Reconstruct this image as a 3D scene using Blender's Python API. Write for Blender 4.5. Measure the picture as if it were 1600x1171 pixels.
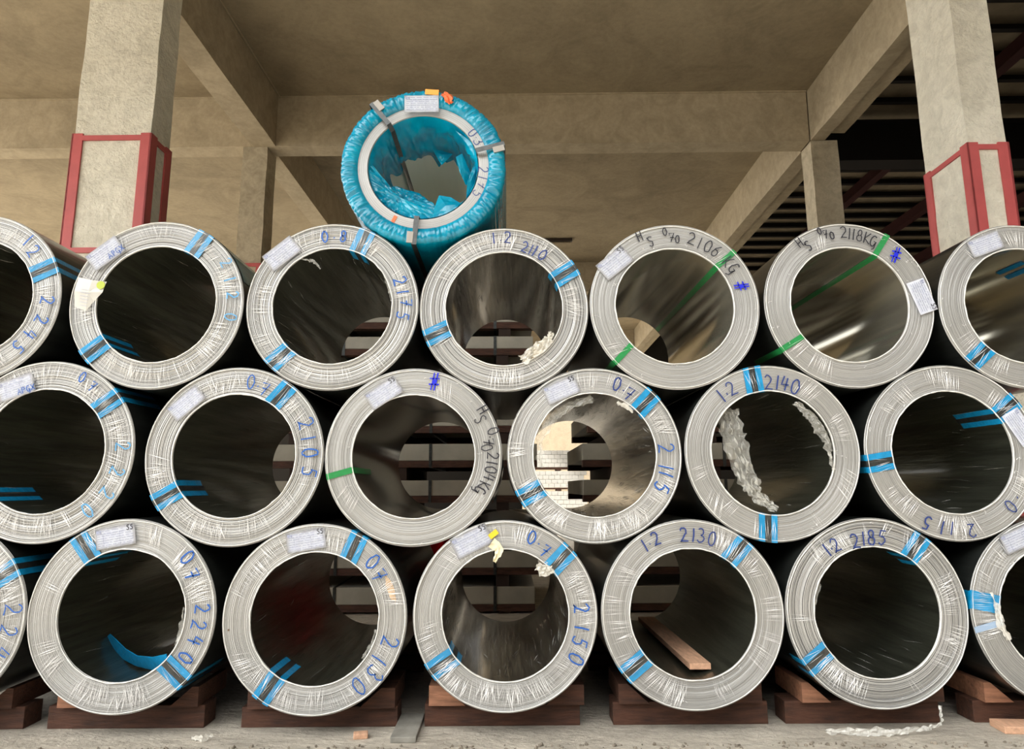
import bpy, bmesh, math, random
from mathutils import Vector, Matrix, noise

# ------------------------------------------------------------------ camera, sky, exposure
sc = bpy.context.scene
for o in list(bpy.data.objects):
    bpy.data.objects.remove(o)
C = sc.collection
CF, CPITCH, CYAW, CROLL, CD, CZ = 1041.47, 0.167504, 0.0072683, -0.0043815, 2.80126, 0.967856
fwd = Vector((math.sin(CYAW) * math.cos(CPITCH), math.cos(CYAW) * math.cos(CPITCH), math.sin(CPITCH)))
rt0 = Vector((math.cos(CYAW), -math.sin(CYAW), 0))
up0 = rt0.cross(fwd)
rgt = rt0 * math.cos(CROLL) + up0 * math.sin(CROLL)
upv = -rt0 * math.sin(CROLL) + up0 * math.cos(CROLL)
CAMPOS = Vector((0, -CD, CZ))
cam_d = bpy.data.cameras.new('camera')
cam_d.sensor_width = 36
cam_d.sensor_fit = 'HORIZONTAL'
cam_d.lens = CF / 1600 * 36
cam_d.clip_start = 0.02
cam_o = bpy.data.objects.new('camera', cam_d)
C.objects.link(cam_o)
m3 = Matrix((rgt, upv, -fwd)).transposed()
cam_o.matrix_world = Matrix.Translation(CAMPOS) @ m3.to_4x4()
sc.camera = cam_o

world = bpy.data.worlds.new('sky')
sc.world = world
world.use_nodes = True
wnt = world.node_tree
bg = wnt.nodes['Background']
bg.inputs['Color'].default_value = (1.0, 0.985, 0.95, 1)
tcw = wnt.nodes.new('ShaderNodeTexCoord')
dotn = wnt.nodes.new('ShaderNodeVectorMath')
dotn.operation = 'DOT_PRODUCT'
dotn.inputs[1].default_value = (-0.83, -0.25, 0.50)
wnt.links.new(tcw.outputs['Generated'], dotn.inputs[0])
mr = wnt.nodes.new('ShaderNodeMapRange')
mr.interpolation_type = 'SMOOTHSTEP'
mr.inputs['From Min'].default_value = -0.25
mr.inputs['From Max'].default_value = 0.95
mr.inputs['To Min'].default_value = 0.13
mr.inputs['To Max'].default_value = 2.75
wnt.links.new(dotn.outputs['Value'], mr.inputs['Value'])
wnt.links.new(mr.outputs[0], bg.inputs['Strength'])

sun_d = bpy.data.lights.new('sun', 'SUN')
sun_d.energy = 4.6
sun_d.angle = math.radians(3)
sun_d.color = (1.0, 0.95, 0.86)
sun_o = bpy.data.objects.new('sun', sun_d)
C.objects.link(sun_o)
sun_o.rotation_euler = Vector((0.75, 0.15, -0.62)).to_track_quat('-Z', 'Y').to_euler()
sun_o.location = (-10, 6, 20)

sc.view_settings.view_transform = 'Standard'
sc.view_settings.look = 'None'
sc.view_settings.exposure = 1.2
sc.view_settings.gamma = 1
sc.view_settings.use_curve_mapping = False
sc.cycles.max_bounces = 10
sc.cycles.diffuse_bounces = 6
sc.cycles.glossy_bounces = 6
sc.cycles.transparent_max_bounces = 16
sc.cycles.caustics_reflective = False
sc.cycles.caustics_refractive = False
sc.cycles.sample_clamp_indirect = 6

BETA = math.radians(1.05)          # the building stands a little turned against the coil rows
ey = Vector((math.sin(BETA), math.cos(BETA), 0))


def on_y(px, py, y):
    """Point of the plane at depth y that lies on the line of sight through a photo point."""
    v = fwd * CF + rgt * (px - 800) - upv * (py - 585.5)
    return CAMPOS + v * ((y - CAMPOS.y) / v.y)


# ------------------------------------------------------------------ materials
def mat(name):
    m = bpy.data.materials.new(name)
    m.use_nodes = True
    nt = m.node_tree
    return m, nt, nt.nodes['Principled BSDF']


def N(nt, t, **kw):
    n = nt.nodes.new(t)
    for k, v in kw.items():
        setattr(n, k, v)
    return n


def ramp(nt, fac, stops):
    r = N(nt, 'ShaderNodeValToRGB')
    el = r.color_ramp.elements
    while len(el) < len(stops):
        el.new(0.5)
    for e, (p, c) in zip(el, stops):
        e.position = p
        e.color = (c[0], c[1], c[2], 1) if hasattr(c, '__len__') else (c, c, c, 1)
    nt.links.new(fac, r.inputs[0])
    return r.outputs[0]


def coords(nt, kind='Object', scale=(1, 1, 1)):
    tc = N(nt, 'ShaderNodeTexCoord')
    mp = N(nt, 'ShaderNodeMapping')
    mp.inputs['Scale'].default_value = scale
    nt.links.new(tc.outputs[kind], mp.inputs[0])
    return mp.outputs[0]


def noise_n(nt, vec, scale, detail=4, rough=0.55, dim='3D', w=None, dist=0):
    n = N(nt, 'ShaderNodeTexNoise')
    n.noise_dimensions = dim
    n.inputs['Scale'].default_value = scale
    n.inputs['Detail'].default_value = detail
    n.inputs['Roughness'].default_value = rough
    n.inputs['Distortion'].default_value = dist
    if dim == '1D':
        nt.links.new(w, n.inputs['W'])
    else:
        nt.links.new(vec, n.inputs['Vector'])
    return n.outputs[0]


def bump(nt, b, h, strength, dist=0.01, prev=None):
    n = N(nt, 'ShaderNodeBump')
    n.inputs['Strength'].default_value = strength
    n.inputs['Distance'].default_value = dist
    nt.links.new(h, n.inputs['Height'])
    if prev is not None:
        nt.links.new(prev, n.inputs['Normal'])
    nt.links.new(n.outputs[0], b.inputs['Normal'])
    return n.outputs[0]


def mathn(nt, op, a, b=None):
    n = N(nt, 'ShaderNodeMath', operation=op)
    for i, v in enumerate((a, b)):
        if v is None:
            continue
        if isinstance(v, (int, float)):
            n.inputs[i].default_value = v
        else:
            nt.links.new(v, n.inputs[i])
    return n.outputs[0]


def simple(name, col, rough=0.6, metal=0.0, nscale=None, var=0.25, bmp=0.0, coat=0.0, spec=0.5, bscale=None, scale=(1, 1, 1)):
    m, nt, b = mat(name)
    b.inputs['Roughness'].default_value = rough
    b.inputs['Metallic'].default_value = metal
    b.inputs['Coat Weight'].default_value = coat
    b.inputs['Specular IOR Level'].default_value = spec
    if nscale:
        v = coords(nt, scale=scale)
        f = noise_n(nt, v, nscale, 6, 0.6)
        lo = [c * (1 - var) for c in col]
        hi = [min(1, c * (1 + var)) for c in col]
        nt.links.new(ramp(nt, f, [(0.3, lo), (0.7, hi)]), b.inputs['Base Color'])
        if bmp:
            bump(nt, b, noise_n(nt, v, bscale or nscale * 2, 6, 0.6), bmp)
    else:
        b.inputs['Base Color'].default_value = (*col, 1)
    return m


def concrete(name, base, dark, big, fine, bstr, bscale, low=0.68, bdist=0.01, scale=(1, 1, 1)):
    m, nt, b = mat(name)
    v = coords(nt, scale=scale)
    n1 = noise_n(nt, v, big, 5, 0.6, dist=0.4)
    n2 = noise_n(nt, v, fine, 8, 0.7)
    n3 = noise_n(nt, v, big * 3.1, 6, 0.65, dist=1.2)
    mx = N(nt, 'ShaderNodeMix', data_type='RGBA')
    nt.links.new(ramp(nt, n1, [(0.32, dark), (0.62, base)]), mx.inputs['A'])
    nt.links.new(ramp(nt, n3, [(0.35, [c * 0.82 for c in dark]), (0.6, [min(1, c * 1.06) for c in base])]), mx.inputs['B'])
    mx.inputs['Factor'].default_value = 0.45
    m2 = N(nt, 'ShaderNodeMix', data_type='RGBA', blend_type='MULTIPLY')
    m2.inputs['Factor'].default_value = 0.5
    nt.links.new(mx.outputs['Result'], m2.inputs['A'])
    nt.links.new(ramp(nt, n2, [(0.3, low), (0.62, 1.0)]), m2.inputs['B'])
    nt.links.new(m2.outputs['Result'], b.inputs['Base Color'])
    b.inputs['Roughness'].default_value = 0.85
    b.inputs['Specular IOR Level'].default_value = 0.25
    p = bump(nt, b, noise_n(nt, v, bscale, 6, 0.7), bstr, bdist)
    bump(nt, b, n1, bstr * 0.4, bdist * 5, p)
    return m


M = {}
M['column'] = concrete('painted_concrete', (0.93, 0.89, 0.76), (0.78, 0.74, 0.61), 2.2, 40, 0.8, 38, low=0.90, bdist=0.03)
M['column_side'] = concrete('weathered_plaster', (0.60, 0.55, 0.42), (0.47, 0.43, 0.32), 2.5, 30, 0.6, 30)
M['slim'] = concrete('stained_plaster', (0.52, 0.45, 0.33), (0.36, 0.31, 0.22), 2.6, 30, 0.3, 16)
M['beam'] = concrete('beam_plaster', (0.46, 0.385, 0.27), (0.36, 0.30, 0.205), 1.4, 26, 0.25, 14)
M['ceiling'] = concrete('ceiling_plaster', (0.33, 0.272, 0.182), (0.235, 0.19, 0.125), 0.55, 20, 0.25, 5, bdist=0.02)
M['wall'] = concrete('wall_plaster', (0.46, 0.38, 0.27), (0.40, 0.33, 0.24), 0.8, 20, 0.2, 8)
M['floor'] = concrete('floor_concrete', (0.60, 0.55, 0.465), (0.40, 0.36, 0.30), 1.7, 45, 1.0, 18, bdist=0.02, scale=(1, 1.6, 1))
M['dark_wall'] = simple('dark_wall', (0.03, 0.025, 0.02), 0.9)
M['roof_sheet'] = simple('roof_sheet', (0.27, 0.22, 0.15), 0.8, nscale=3)
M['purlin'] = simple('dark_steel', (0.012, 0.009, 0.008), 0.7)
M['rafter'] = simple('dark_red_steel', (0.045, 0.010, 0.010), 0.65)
M['guard_red'] = simple('red_painted_steel', (0.47, 0.085, 0.085), 0.5, nscale=6, var=0.12)
M['wood'] = simple('timber', (0.075, 0.030, 0.017), 0.75, nscale=9, var=0.5, bmp=0.5, scale=(1, 6, 6))  # tone darkened to carry the shade beneath the coils
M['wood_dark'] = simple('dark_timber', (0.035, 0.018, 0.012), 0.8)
M['wood_pale'] = simple('pale_timber', (0.62, 0.37, 0.24), 0.7, nscale=14, var=0.22, bmp=0.3, scale=(5, 1, 5))
M['tape'] = simple('blue_protector', (0.004, 0.25, 0.52), 0.33, nscale=30, var=0.2, bmp=0.35, coat=0.5)
M['strap'] = simple('steel_strap', (0.05, 0.055, 0.055), 0.4, metal=0.6, nscale=40, var=0.4, coat=0.4)
M['green'] = simple('green_strap', (0.015, 0.23, 0.06), 0.38, coat=0.3, nscale=60, var=0.15)
M['buckle'] = simple('buckle_metal', (0.30, 0.28, 0.25), 0.45, metal=0.5)
M['paper'] = simple('paper', (0.86, 0.89, 1.0), 0.5, nscale=40, var=0.06, bmp=0.25, bscale=25)
M['print'] = simple('grey_print', (0.33, 0.36, 0.50), 0.7)
M['ink'] = simple('black_ink', (0.02, 0.02, 0.03), 0.5)
M['blue_ink'] = simple('blue_marker', (0.012, 0.10, 0.42), 0.45)
M['pale_ink'] = simple('faded_blue_marker', (0.10, 0.33, 0.60), 0.45)
M['navy_ink'] = simple('navy_marker', (0.02, 0.045, 0.20), 0.45)
M['royal_ink'] = simple('royal_blue_marker', (0.01, 0.02, 0.62), 0.4)
M['yellow'] = simple('yellow_sticker', (0.85, 0.58, 0.03), 0.4)
M['orange'] = simple('orange_sticker', (0.90, 0.34, 0.02), 0.4)
M['red_mark'] = simple('orange_red_paint', (0.72, 0.16, 0.05), 0.5)
M['lime'] = simple('lime_sticker', (0.42, 0.50, 0.05), 0.4)
M['tarp'] = simple('red_tarpaulin', (0.6, 0.02, 0.02), 0.7, nscale=6, var=0.3, bmp=0.4)
M['pack'] = simple('wrapped_sheet_metal', (0.42, 0.40, 0.33), 0.55, nscale=4, var=0.15, bmp=0.3)
M['block'] = simple('white_block', (0.86, 0.85, 0.81), 0.6, nscale=12, var=0.05)
M['fixture'] = simple('lamp_housing', (0.30, 0.25, 0.17), 0.6)
M['fixture_dark'] = simple('lamp_slot', (0.03, 0.02, 0.015), 0.6)


def mat_edge(name, lines, dark, contrast, seed):
    """Sheet edges seen end on: concentric lines about the coil's own axis."""
    m, nt, b = mat(name)
    tc = N(nt, 'ShaderNodeTexCoord')
    sp = N(nt, 'ShaderNodeSeparateXYZ')
    nt.links.new(tc.outputs['Object'], sp.inputs[0])
    r = mathn(nt, 'SQRT', mathn(nt, 'ADD', mathn(nt, 'MULTIPLY', sp.outputs[0], sp.outputs[0]),
                                mathn(nt, 'MULTIPLY', sp.outputs[2], sp.outputs[2])))
    rs = mathn(nt, 'ADD', r, seed)
    nf = noise_n(nt, None, lines, 3, 0.7, '1D', rs)
    nc = noise_n(nt, None, 60, 2, 0.5, '1D', rs)
    bl = noise_n(nt, tc.outputs['Object'], 3.0, 4, 0.6)
    mul = N(nt, 'ShaderNodeMix', data_type='RGBA', blend_type='MULTIPLY')
    mul.inputs['Factor'].default_value = contrast
    nt.links.new(ramp(nt, bl, [(0.3, (dark + .05, dark + .052, dark + .045)), (0.7, (dark + .13, dark + .13, dark + .12))]), mul.inputs['A'])
    nt.links.new(ramp(nt, nf, [(0.38, 0.20), (0.50, 1.0)]), mul.inputs['B'])
    nt.links.new(mul.outputs['Result'], b.inputs['Base Color'])
    b.inputs['Metallic'].default_value = 0.45
    b.inputs['Roughness'].default_value = 0.42
    b.inputs['Coat Weight'].default_value = 0.35
    b.inputs['Coat Roughness'].default_value = 0.15
    hh = mathn(nt, 'ADD', nf, nc)
    bump(nt, b, hh, 0.55, 0.0025)
    return m


EDGE = [mat_edge('sheet_edges_coarse', 240, 0.42, 1.0, 1.3), mat_edge('sheet_edges_fine', 480, 0.42, 0.9, 4.1),
        mat_edge('sheet_edges_smooth', 380, 0.32, 0.5, 7.7)]


def mat_streak(name, col, rough, bstr, scale, metal=0.85, axis=1, var=0.4, coat=0.4):
    """Metal under film, with fine streaks running round or along the coil."""
    m, nt, b = mat(name)
    s = [scale, scale, scale]
    s[axis] = scale * 0.06
    v = coords(nt, scale=tuple(s))
    f = noise_n(nt, v, 1.0, 6, 0.65, dist=0.3)
    nt.links.new(ramp(nt, f, [(0.35, [c * (1 - var) for c in col]), (0.7, [min(1, c * (1 + var)) for c in col])]), b.inputs['Base Color'])
    b.inputs['Metallic'].default_value = metal
    b.inputs['Roughness'].default_value = rough
    b.inputs['Coat Weight'].default_value = coat
    b.inputs['Coat Roughness'].default_value = 0.12
    bump(nt, b, f, bstr, 0.006)
    return m


BORE = {'film': mat_streak('bore_under_film', (0.13, 0.138, 0.105), 0.32, 0.8, 26),
        'shiny': mat_streak('bore_bare_steel', (0.62, 0.60, 0.50), 0.16, 0.10, 5),
        'crinkle': mat_streak('bore_crinkled_film', (0.22, 0.21, 0.17), 0.14, 1.0, 55, metal=0.9, axis=1, var=.7, coat=.8),
        'dark': mat_streak('bore_dark_steel', (0.17, 0.16, 0.125), 0.16, 0.12, 6)}
OUTER = mat_streak('outer_wrap_film', (0.030, 0.034, 0.032), 0.35, 0.5, 14, metal=0.5)


def mat_film(name, col, alpha, rough=0.18):
    m, nt, b = mat(name)
    b.inputs['Base Color'].default_value = (*col, 1)
    b.inputs['Roughness'].default_value = rough
    b.inputs['Alpha'].default_value = alpha
    b.inputs['Coat Weight'].default_value = 0.6
    return m


M['crease'] = mat_film('film_creases_with_glints', (0.98, 0.98, 0.98), 0.85)  # near-white colour also stands in for glints along the folds
M['crease_dim'] = mat_film('stretch_film_bore', (0.8, 0.8, 0.75), 0.35)
M['film'] = mat_film('crumpled_clear_film', (0.75, 0.75, 0.70), 0.30, 0.1)
M['film_white'] = mat_film('crumpled_white_film', (0.85, 0.83, 0.76), 0.62)
M['film_mid'] = mat_film('twisted_film', (0.85, 0.85, 0.8), 0.5)
M['rim'] = mat_film('rolled_film_rim', (0.93, 0.93, 0.90), 0.75)


def mat_blue_film():
    m, nt, b = mat('blue_wrapping_film')
    v = coords(nt)
    f = noise_n(nt, v, 9, 5, 0.6)
    nt.links.new(ramp(nt, f, [(0.3, (0.0, 0.18, 0.31)), (0.7, (0.0, 0.33, 0.50))]), b.inputs['Base Color'])
    b.inputs['Roughness'].default_value = 0.22
    b.inputs['Coat Weight'].default_value = 0.25
    b.inputs['Coat Roughness'].default_value = 0.1
    bump(nt, b, noise_n(nt, v, 14, 3, 0.5, dist=1.0), 0.25, 0.01)
    return m


M['blue_film'] = mat_blue_film()


# ------------------------------------------------------------------ mesh helpers
def link(name, bm, mats, parent=None, loc=(0, 0, 0), smooth=False):
    me = bpy.data.meshes.new(name)
    if smooth:
        for f in bm.faces:
            f.smooth = True
    bm.to_mesh(me)
    bm.free()
    for m in (mats if isinstance(mats, (list, tuple)) else [mats]):
        me.materials.append(m)
    o = bpy.data.objects.new(name, me)
    C.objects.link(o)
    o.location = loc
    if parent is not None:
        o.parent = parent
    return o


def tag(o, label=None, cat=None, group=None, kind=None):
    for k, v in (('label', label), ('category', cat), ('group', group), ('kind', kind)):
        if v:
            o[k] = v
    return o


def root(name, loc, label, cat, group=None, rz=0):
    o = bpy.data.objects.new(name, None)
    o.empty_display_size = 0.1
    C.objects.link(o)
    o.location = loc
    o.rotation_euler = (0, 0, rz)
    return tag(o, label, cat, group)


def box(bm, x0, x1, y0, y1, z0, z1, bev=0.0, mi=0):
    r = bmesh.ops.create_cube(bm, size=1)
    vs = r['verts']
    for v in vs:
        v.co = Vector(((x0 + x1) / 2 + v.co.x * (x1 - x0), (y0 + y1) / 2 + v.co.y * (y1 - y0), (z0 + z1) / 2 + v.co.z * (z1 - z0)))
    fs = set(f for v in vs for f in v.link_faces)
    for f in fs:
        f.material_index = mi
    if bev:
        es = list(set(e for v in vs for e in v.link_edges))
        bmesh.ops.bevel(bm, geom=es, offset=bev, segments=2, affect='EDGES', profile=0.6)
    return vs


def structure(name, bm, m, building=True, smooth=False):
    o = link(name, bm, m, smooth=smooth)
    if building:
        o.rotation_euler = (0, 0, -BETA)
    o['kind'] = 'structure'
    return o


def bnew():
    return bmesh.new()


# ------------------------------------------------------------------ the building
ZB, ZC = 4.50, 5.06


def roughbox(bm, x0, x1, y0, y1, z0, z1, seg=0.12, amp=0.006, seed=0):
    """A plastered block whose faces are slightly uneven."""
    vs0 = box(bm, x0, x1, y0, y1, z0, z1)
    es = list(set(e for v in vs0 for e in v.link_edges))
    for ax in range(3):
        pass
    geom = list(set(f for v in vs0 for f in v.link_faces))
    n = max(2, int(max(x1 - x0, y1 - y0, z1 - z0) / 0.25))
    long_ = [e for e in es if e.calc_length() > 0.6]
    if long_:
        bmesh.ops.subdivide_edges(bm, edges=long_, cuts=min(n, 24), use_grid_fill=True)
    for v in bm.verts:
        d = noise.noise_vector(v.co * 3 + Vector((seed, 0, 0))) * amp
        v.co += d


# floor
bm = bnew()
box(bm, -26, 18, -18, 28, -0.2, 0.0)
structure('floor', bm, M['floor'])
# ceiling slab of the hall
bm = bnew()
box(bm, -10.5, 3.36, -1.9, 9.25, ZC, ZC + 0.25)
box(bm, -3.2, 3.36, 10.9, 22.0, ZC, ZC + 0.25)
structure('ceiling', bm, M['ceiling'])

LX0, LX1, LY0, LY1 = -2.988, -2.462, 1.40, 1.645
RX0, RX1, RY0, RY1 = 3.077, 3.335, 1.40, 1.865


def column(name, x0, x1, y0, y1, z1, label, m='column'):
    bm = bnew()
    box(bm, x0, x1, y0, y1, 0, z1)
    es = [e for e in bm.edges if abs(e.verts[0].co.z - e.verts[1].co.z) > 1]
    bmesh.ops.subdivide_edges(bm, edges=es, cuts=40, use_grid_fill=True)
    for v in bm.verts:
        v.co.x += noise.noise(v.co * 4) * 0.008
        v.co.y += noise.noise(v.co * 4 + Vector((5, 5, 5))) * 0.006
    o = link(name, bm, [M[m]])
    o.rotation_euler = (0, 0, -BETA)
    tag(o, label, 'column')
    o['kind'] = 'structure'
    return o


column('concrete_column', LX0, LX1, LY0, LY1, ZC, 'broad whitewashed concrete column with red steel corner guard, behind the left end of the coils')
column('concrete_column', RX0, RX1, RY0, RY1, ZC, 'whitewashed concrete column with rough plaster runs, in front of the dark roof')
column('concrete_column', -2.83, -2.57, 3.662, 3.90, ZB + .01, 'slim stained concrete column under the crossing of the beams, behind the two coils beside the blue one', 'slim')
column('concrete_column', 3.095, 3.37, 3.662, 3.90, ZB + .01, 'slim concrete column carrying the far crossbeam end by the dark roof', 'slim')


def beam(name, x0, x1, y0, y1, z0=ZB, z1=ZC, label=None):
    bm = bnew()
    box(bm, x0, x1, y0, y1, z0, z1)
    w, d = x1 - x0, y1 - y0
    es = [e for e in bm.edges if e.calc_length() > 1]
    bmesh.ops.subdivide_edges(bm, edges=es, cuts=30, use_grid_fill=True)
    for v in bm.verts:
        v.co += noise.noise_vector(v.co * 2.5) * 0.005
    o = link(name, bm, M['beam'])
    o.rotation_euler = (0, 0, -BETA)
    tag(o, label, 'beam')
    o['kind'] = 'structure'
    return o


beam('ceiling_beam', -10.5, 3.08, 3.65, 3.87, label='long crossbeam running under the ceiling behind the blue coil')
beam('ceiling_beam', -2.735, -2.485, 1.645, 3.65, label='short beam from the guarded left column back to the crossbeam')
beam('ceiling_beam', 3.09, 3.235, 1.865, 3.65, label='sunlit beam from the right column back to the crossbeam')
beam('ceiling_beam', -2.75, -2.53, 3.87, 22.0, label='beam running back beyond the crossbeam on the left')
beam('ceiling_beam', 3.09, 3.25, 3.90, 22.0, label='beam running back beyond the crossbeam beside the dark roof')
beam('ceiling_beam', -10.5, 3.36, 9.0, 9.25, label='second crossbeam, low behind the top row of coils')
beam('ceiling_beam', -3.2, 3.08, 14.4, 14.62, label='far crossbeam seen through the eye of the coil marked 2106 KG')
beam('ceiling_beam', -10.5, 3.36, -1.9, -1.65, label='edge beam at the open front of the hall')
beam('ceiling_beam', 3.255, 3.40, 2.0, 3.56, z0=ZB + 0.03, z1=ZC, label='companion beam with a gap joint beside the sunlit beam')
beam('ceiling_beam', 3.27, 3.42, 4.1, 22.0, z0=ZB + 0.03, z1=ZC, label='companion beam beside the far right beam')
# ledge moulding where the beam meets the slab
for nm, (a, b_, c, d) in (('trim_1', (-2.465, -2.455, 1.65, 3.65)), ('trim_2', (-10.5, 3.08, 3.63, 3.65))):
    bm = bnew()
    box(bm, a, b_, c, d, ZC - 0.012, ZC)
    structure(nm, bm, M['beam'])

# back wall, lit, with a darker right hall beyond the beam line
bm = bnew()
box(bm, -16, 3.4, 26.0, 26.2, 0, ZC + 1)
structure('wall_back', bm, M['wall'])
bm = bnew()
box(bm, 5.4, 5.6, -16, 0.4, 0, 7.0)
structure('wall_light_block_right', bm, M['dark_wall'])  # unseen wall added to cut sky light from the right
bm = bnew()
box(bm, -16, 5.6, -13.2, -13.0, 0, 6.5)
structure('wall_light_block_front', bm, M['dark_wall'])  # unseen wall added to block low sky light on the coils
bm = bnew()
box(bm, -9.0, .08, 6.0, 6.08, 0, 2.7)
structure('wall_gap_block', bm, M['dark_wall'])  # dark screen added to close bright gaps behind the packs
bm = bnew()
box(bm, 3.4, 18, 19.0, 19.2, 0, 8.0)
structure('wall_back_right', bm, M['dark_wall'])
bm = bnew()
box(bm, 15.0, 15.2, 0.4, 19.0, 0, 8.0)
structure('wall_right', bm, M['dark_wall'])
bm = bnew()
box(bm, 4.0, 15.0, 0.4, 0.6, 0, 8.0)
structure('wall_light_block_hall', bm, M['dark_wall'])  # unseen wall added to keep daylight out of the right hall
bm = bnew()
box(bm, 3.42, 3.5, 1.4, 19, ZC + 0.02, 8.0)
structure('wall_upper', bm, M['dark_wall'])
bm = bnew()
box(bm, 3.4, 15.0, 0.4, 19.2, 7.22, 7.28)
structure('ceiling_right', bm, M['roof_sheet'])
ORD = ['first', 'second', 'third', 'fourth', 'fifth', 'sixth', 'seventh', 'eighth', 'ninth', 'tenth', 'eleventh', 'twelfth', 'thirteenth']
PURL = [(y, ORD[k] + ' dark roof purlin on the near side of the black girder, counted from the girder') for k, y in enumerate((7.24, 6.66, 6.08, 5.5, 4.92, 4.32, 3.75, 3.18))]
PURL += [(y, ORD[k] + ' dark roof purlin beyond the black girder, counted away from it') for k, y in enumerate((9.62, 10.2, 10.8, 11.4, 11.95, 12.5, 13.1, 13.7, 14.3, 15.0, 15.7))]
for y, lb in PURL:
    bm = bnew()
    # Z-section purlin
    box(bm, 3.5, 15.0, y, y + 0.012, 7.09, 7.21)
    box(bm, 3.5, 15.0, y, y + 0.07, 7.20, 7.215)
    box(bm, 3.5, 15.0, y - 0.07, y + 0.012, 7.09, 7.10)
    tag(link('roof_purlin', bm, M['purlin']), lb, 'purlin', 'purlins under the dark roof').rotation_euler = (0, 0, -BETA)
bm = bnew()
box(bm, 3.5, 15.0, 7.65, 7.80, 6.30, 7.0)
box(bm, 3.5, 15.0, 7.55, 7.90, 6.28, 6.31)
box(bm, 3.5, 15.0, 7.55, 7.90, 6.98, 7.01)
tag(link('roof_girder', bm, M['purlin']), 'deep black steel girder crossing the dark roof between the purlins', 'girder').rotation_euler = (0, 0, -BETA)
for k, x in enumerate((5.0, 6.9, 8.75, 10.6, 12.4)):
    bm = bnew()
    box(bm, x - 0.008, x + 0.008, 0.6, 19, 6.76, 7.01)
    box(bm, x - 0.08, x + 0.08, 0.6, 19, 6.75, 6.765)
    tag(link('roof_rafter', bm, M['rafter']), 'dark red steel rafter under the purlins, %s one from the sunlit beam' % ORD[k], 'rafter', 'rafters under the dark roof').rotation_euler = (0, 0, -BETA)


# red steel corner guards
def guard(x0, x1, y0, y1, z1, label, bars, zb=0.0, w=0.075, t=0.012):
    r = root('column_guard', (x0 * math.cos(BETA) + (y0) * math.sin(BETA), -x0 * math.sin(BETA) + y0 * math.cos(BETA), 0), label, 'column guard', rz=-BETA)
    X, Y = x1 - x0, y1 - y0
    for sx in (0, 1):
        for sy in (0, 1):
            bm = bnew()
            cx = -t if sx == 0 else X + t
            cy = -t if sy == 0 else Y + t
            dx = 1 if sx == 0 else -1
            dy = 1 if sy == 0 else -1
            box(bm, min(cx, cx + dx * w), max(cx, cx + dx * w), min(cy, cy + dy * t), max(cy, cy + dy * t), zb, z1)
            box(bm, min(cx, cx + dx * t), max(cx, cx + dx * t), min(cy, cy + dy * w), max(cy, cy + dy * w), zb, z1)
            link('corner_angle', bm, M['guard_red'], r)
    for zz in bars:
        bm = bnew()
        for yy in (-t, Y):
            box(bm, w - t, X - w + t, yy, yy + t, zz - 0.035, zz)
        for xx in (-t, X):
            box(bm, xx, xx + t, w - t, Y - w + t, zz - 0.035, zz)
        link('crossbar', bm, M['guard_red'], r)
    return r


guard(LX0, LX1, LY0, LY1, 3.37, 'red steel corner guard around the broad column at the left', (3.355, 2.55, 1.5))
guard(RX0, RX1, RY0, RY1, 3.24, 'red steel corner guard around the rough plastered column at the right', (3.225, 1.9))
guard(-2.83, -2.57, 3.65, 3.90, 3.22, 'red steel guard on the slim stained column, only its top edge showing above the coils', (3.22, 2.0), w=0.05)

# fluorescent lamp housings under the ceiling
for (x0, x1, y, lb) in ((-6.15, -5.0, 4.63, 'long unlit lamp batten under the ceiling left of the broad column'),
                        (0.45, 0.95, 7.81, 'short unlit lamp batten on the far ceiling between two coils')):
    r = root('ceiling_lamp', (x0 * math.cos(BETA) + y * math.sin(BETA), -x0 * math.sin(BETA) + y * math.cos(BETA), ZC), lb, 'ceiling lamp', 'unlit lamp battens', rz=-BETA)
    bm = bnew()
    box(bm, 0, x1 - x0, -0.03, 0.05, -0.05, 0, 0.004)
    link('housing', bm, M['fixture_dark'], r)
    bm = bnew()
    bmesh.ops.create_cone(bm, segments=12, radius1=0.013, radius2=0.013, depth=x1 - x0 - 0.06, cap_ends=True, matrix=Matrix.Translation(((x1 - x0) / 2, 0.01, -0.065)) @ Matrix.Rotation(math.pi / 2, 4, 'Y'))
    link('lamp_tube', bm, M['fixture'], r)


# ------------------------------------------------------------------ coils
L = 1.2
COILS = {  # x, z of the axis, outer radius, bore radius
    'T0': (-2.308, 1.787, .3767, .2575), 'T1': (-1.5165, 1.757, .3767, .2581), 'T2': (-.7562, 1.7477, .3753, .2573),
    'T3': (-.0125, 1.7333, .3666, .2529), 'T4': (.729, 1.7432, .3702, .257), 'T5': (1.4916, 1.7476, .3726, .2569),
    'T6': (2.2515, 1.7406, .3705, .2558),
    'M0': (-1.9336, 1.1257, .3804, .2575), 'M1': (-1.1383, 1.1035, .3742, .2557), 'M2': (-.3918, 1.0987, .3703, .2555),
    'M3': (.3646, 1.1024, .3672, .2568), 'M4': (1.1115, 1.1079, .3721, .2579), 'M5': (1.8678, 1.1069, .3703, .2552),
    'B0': (-2.2997, .4645, .3736, .2575), 'B1': (-1.5472, .4696, .3771, .2548), 'B2': (-.775, .4534, .3711, .2565),
    'B3': (-.0106, .4626, .3731, .2541), 'B4': (.7447, .4635, .3719, .253), 'B5': (1.49, .4651, .3716, .2544),
    'B6': (2.243, .4635, .3738, .2556)}


for _a in COILS:                      # leave a hair of air at every contact
    for _b in COILS:
        if _a < _b:
            A_, B_ = COILS[_a], COILS[_b]
            g_ = math.hypot(A_[0] - B_[0], A_[1] - B_[1]) - A_[2] - B_[2]
            if g_ < .0015:
                COILS[_a] = (A_[0], A_[1], A_[2] - (.0015 - g_) / 2, A_[3])
                COILS[_b] = (B_[0], B_[1], B_[2] - (.0015 - g_) / 2, B_[3])


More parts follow.
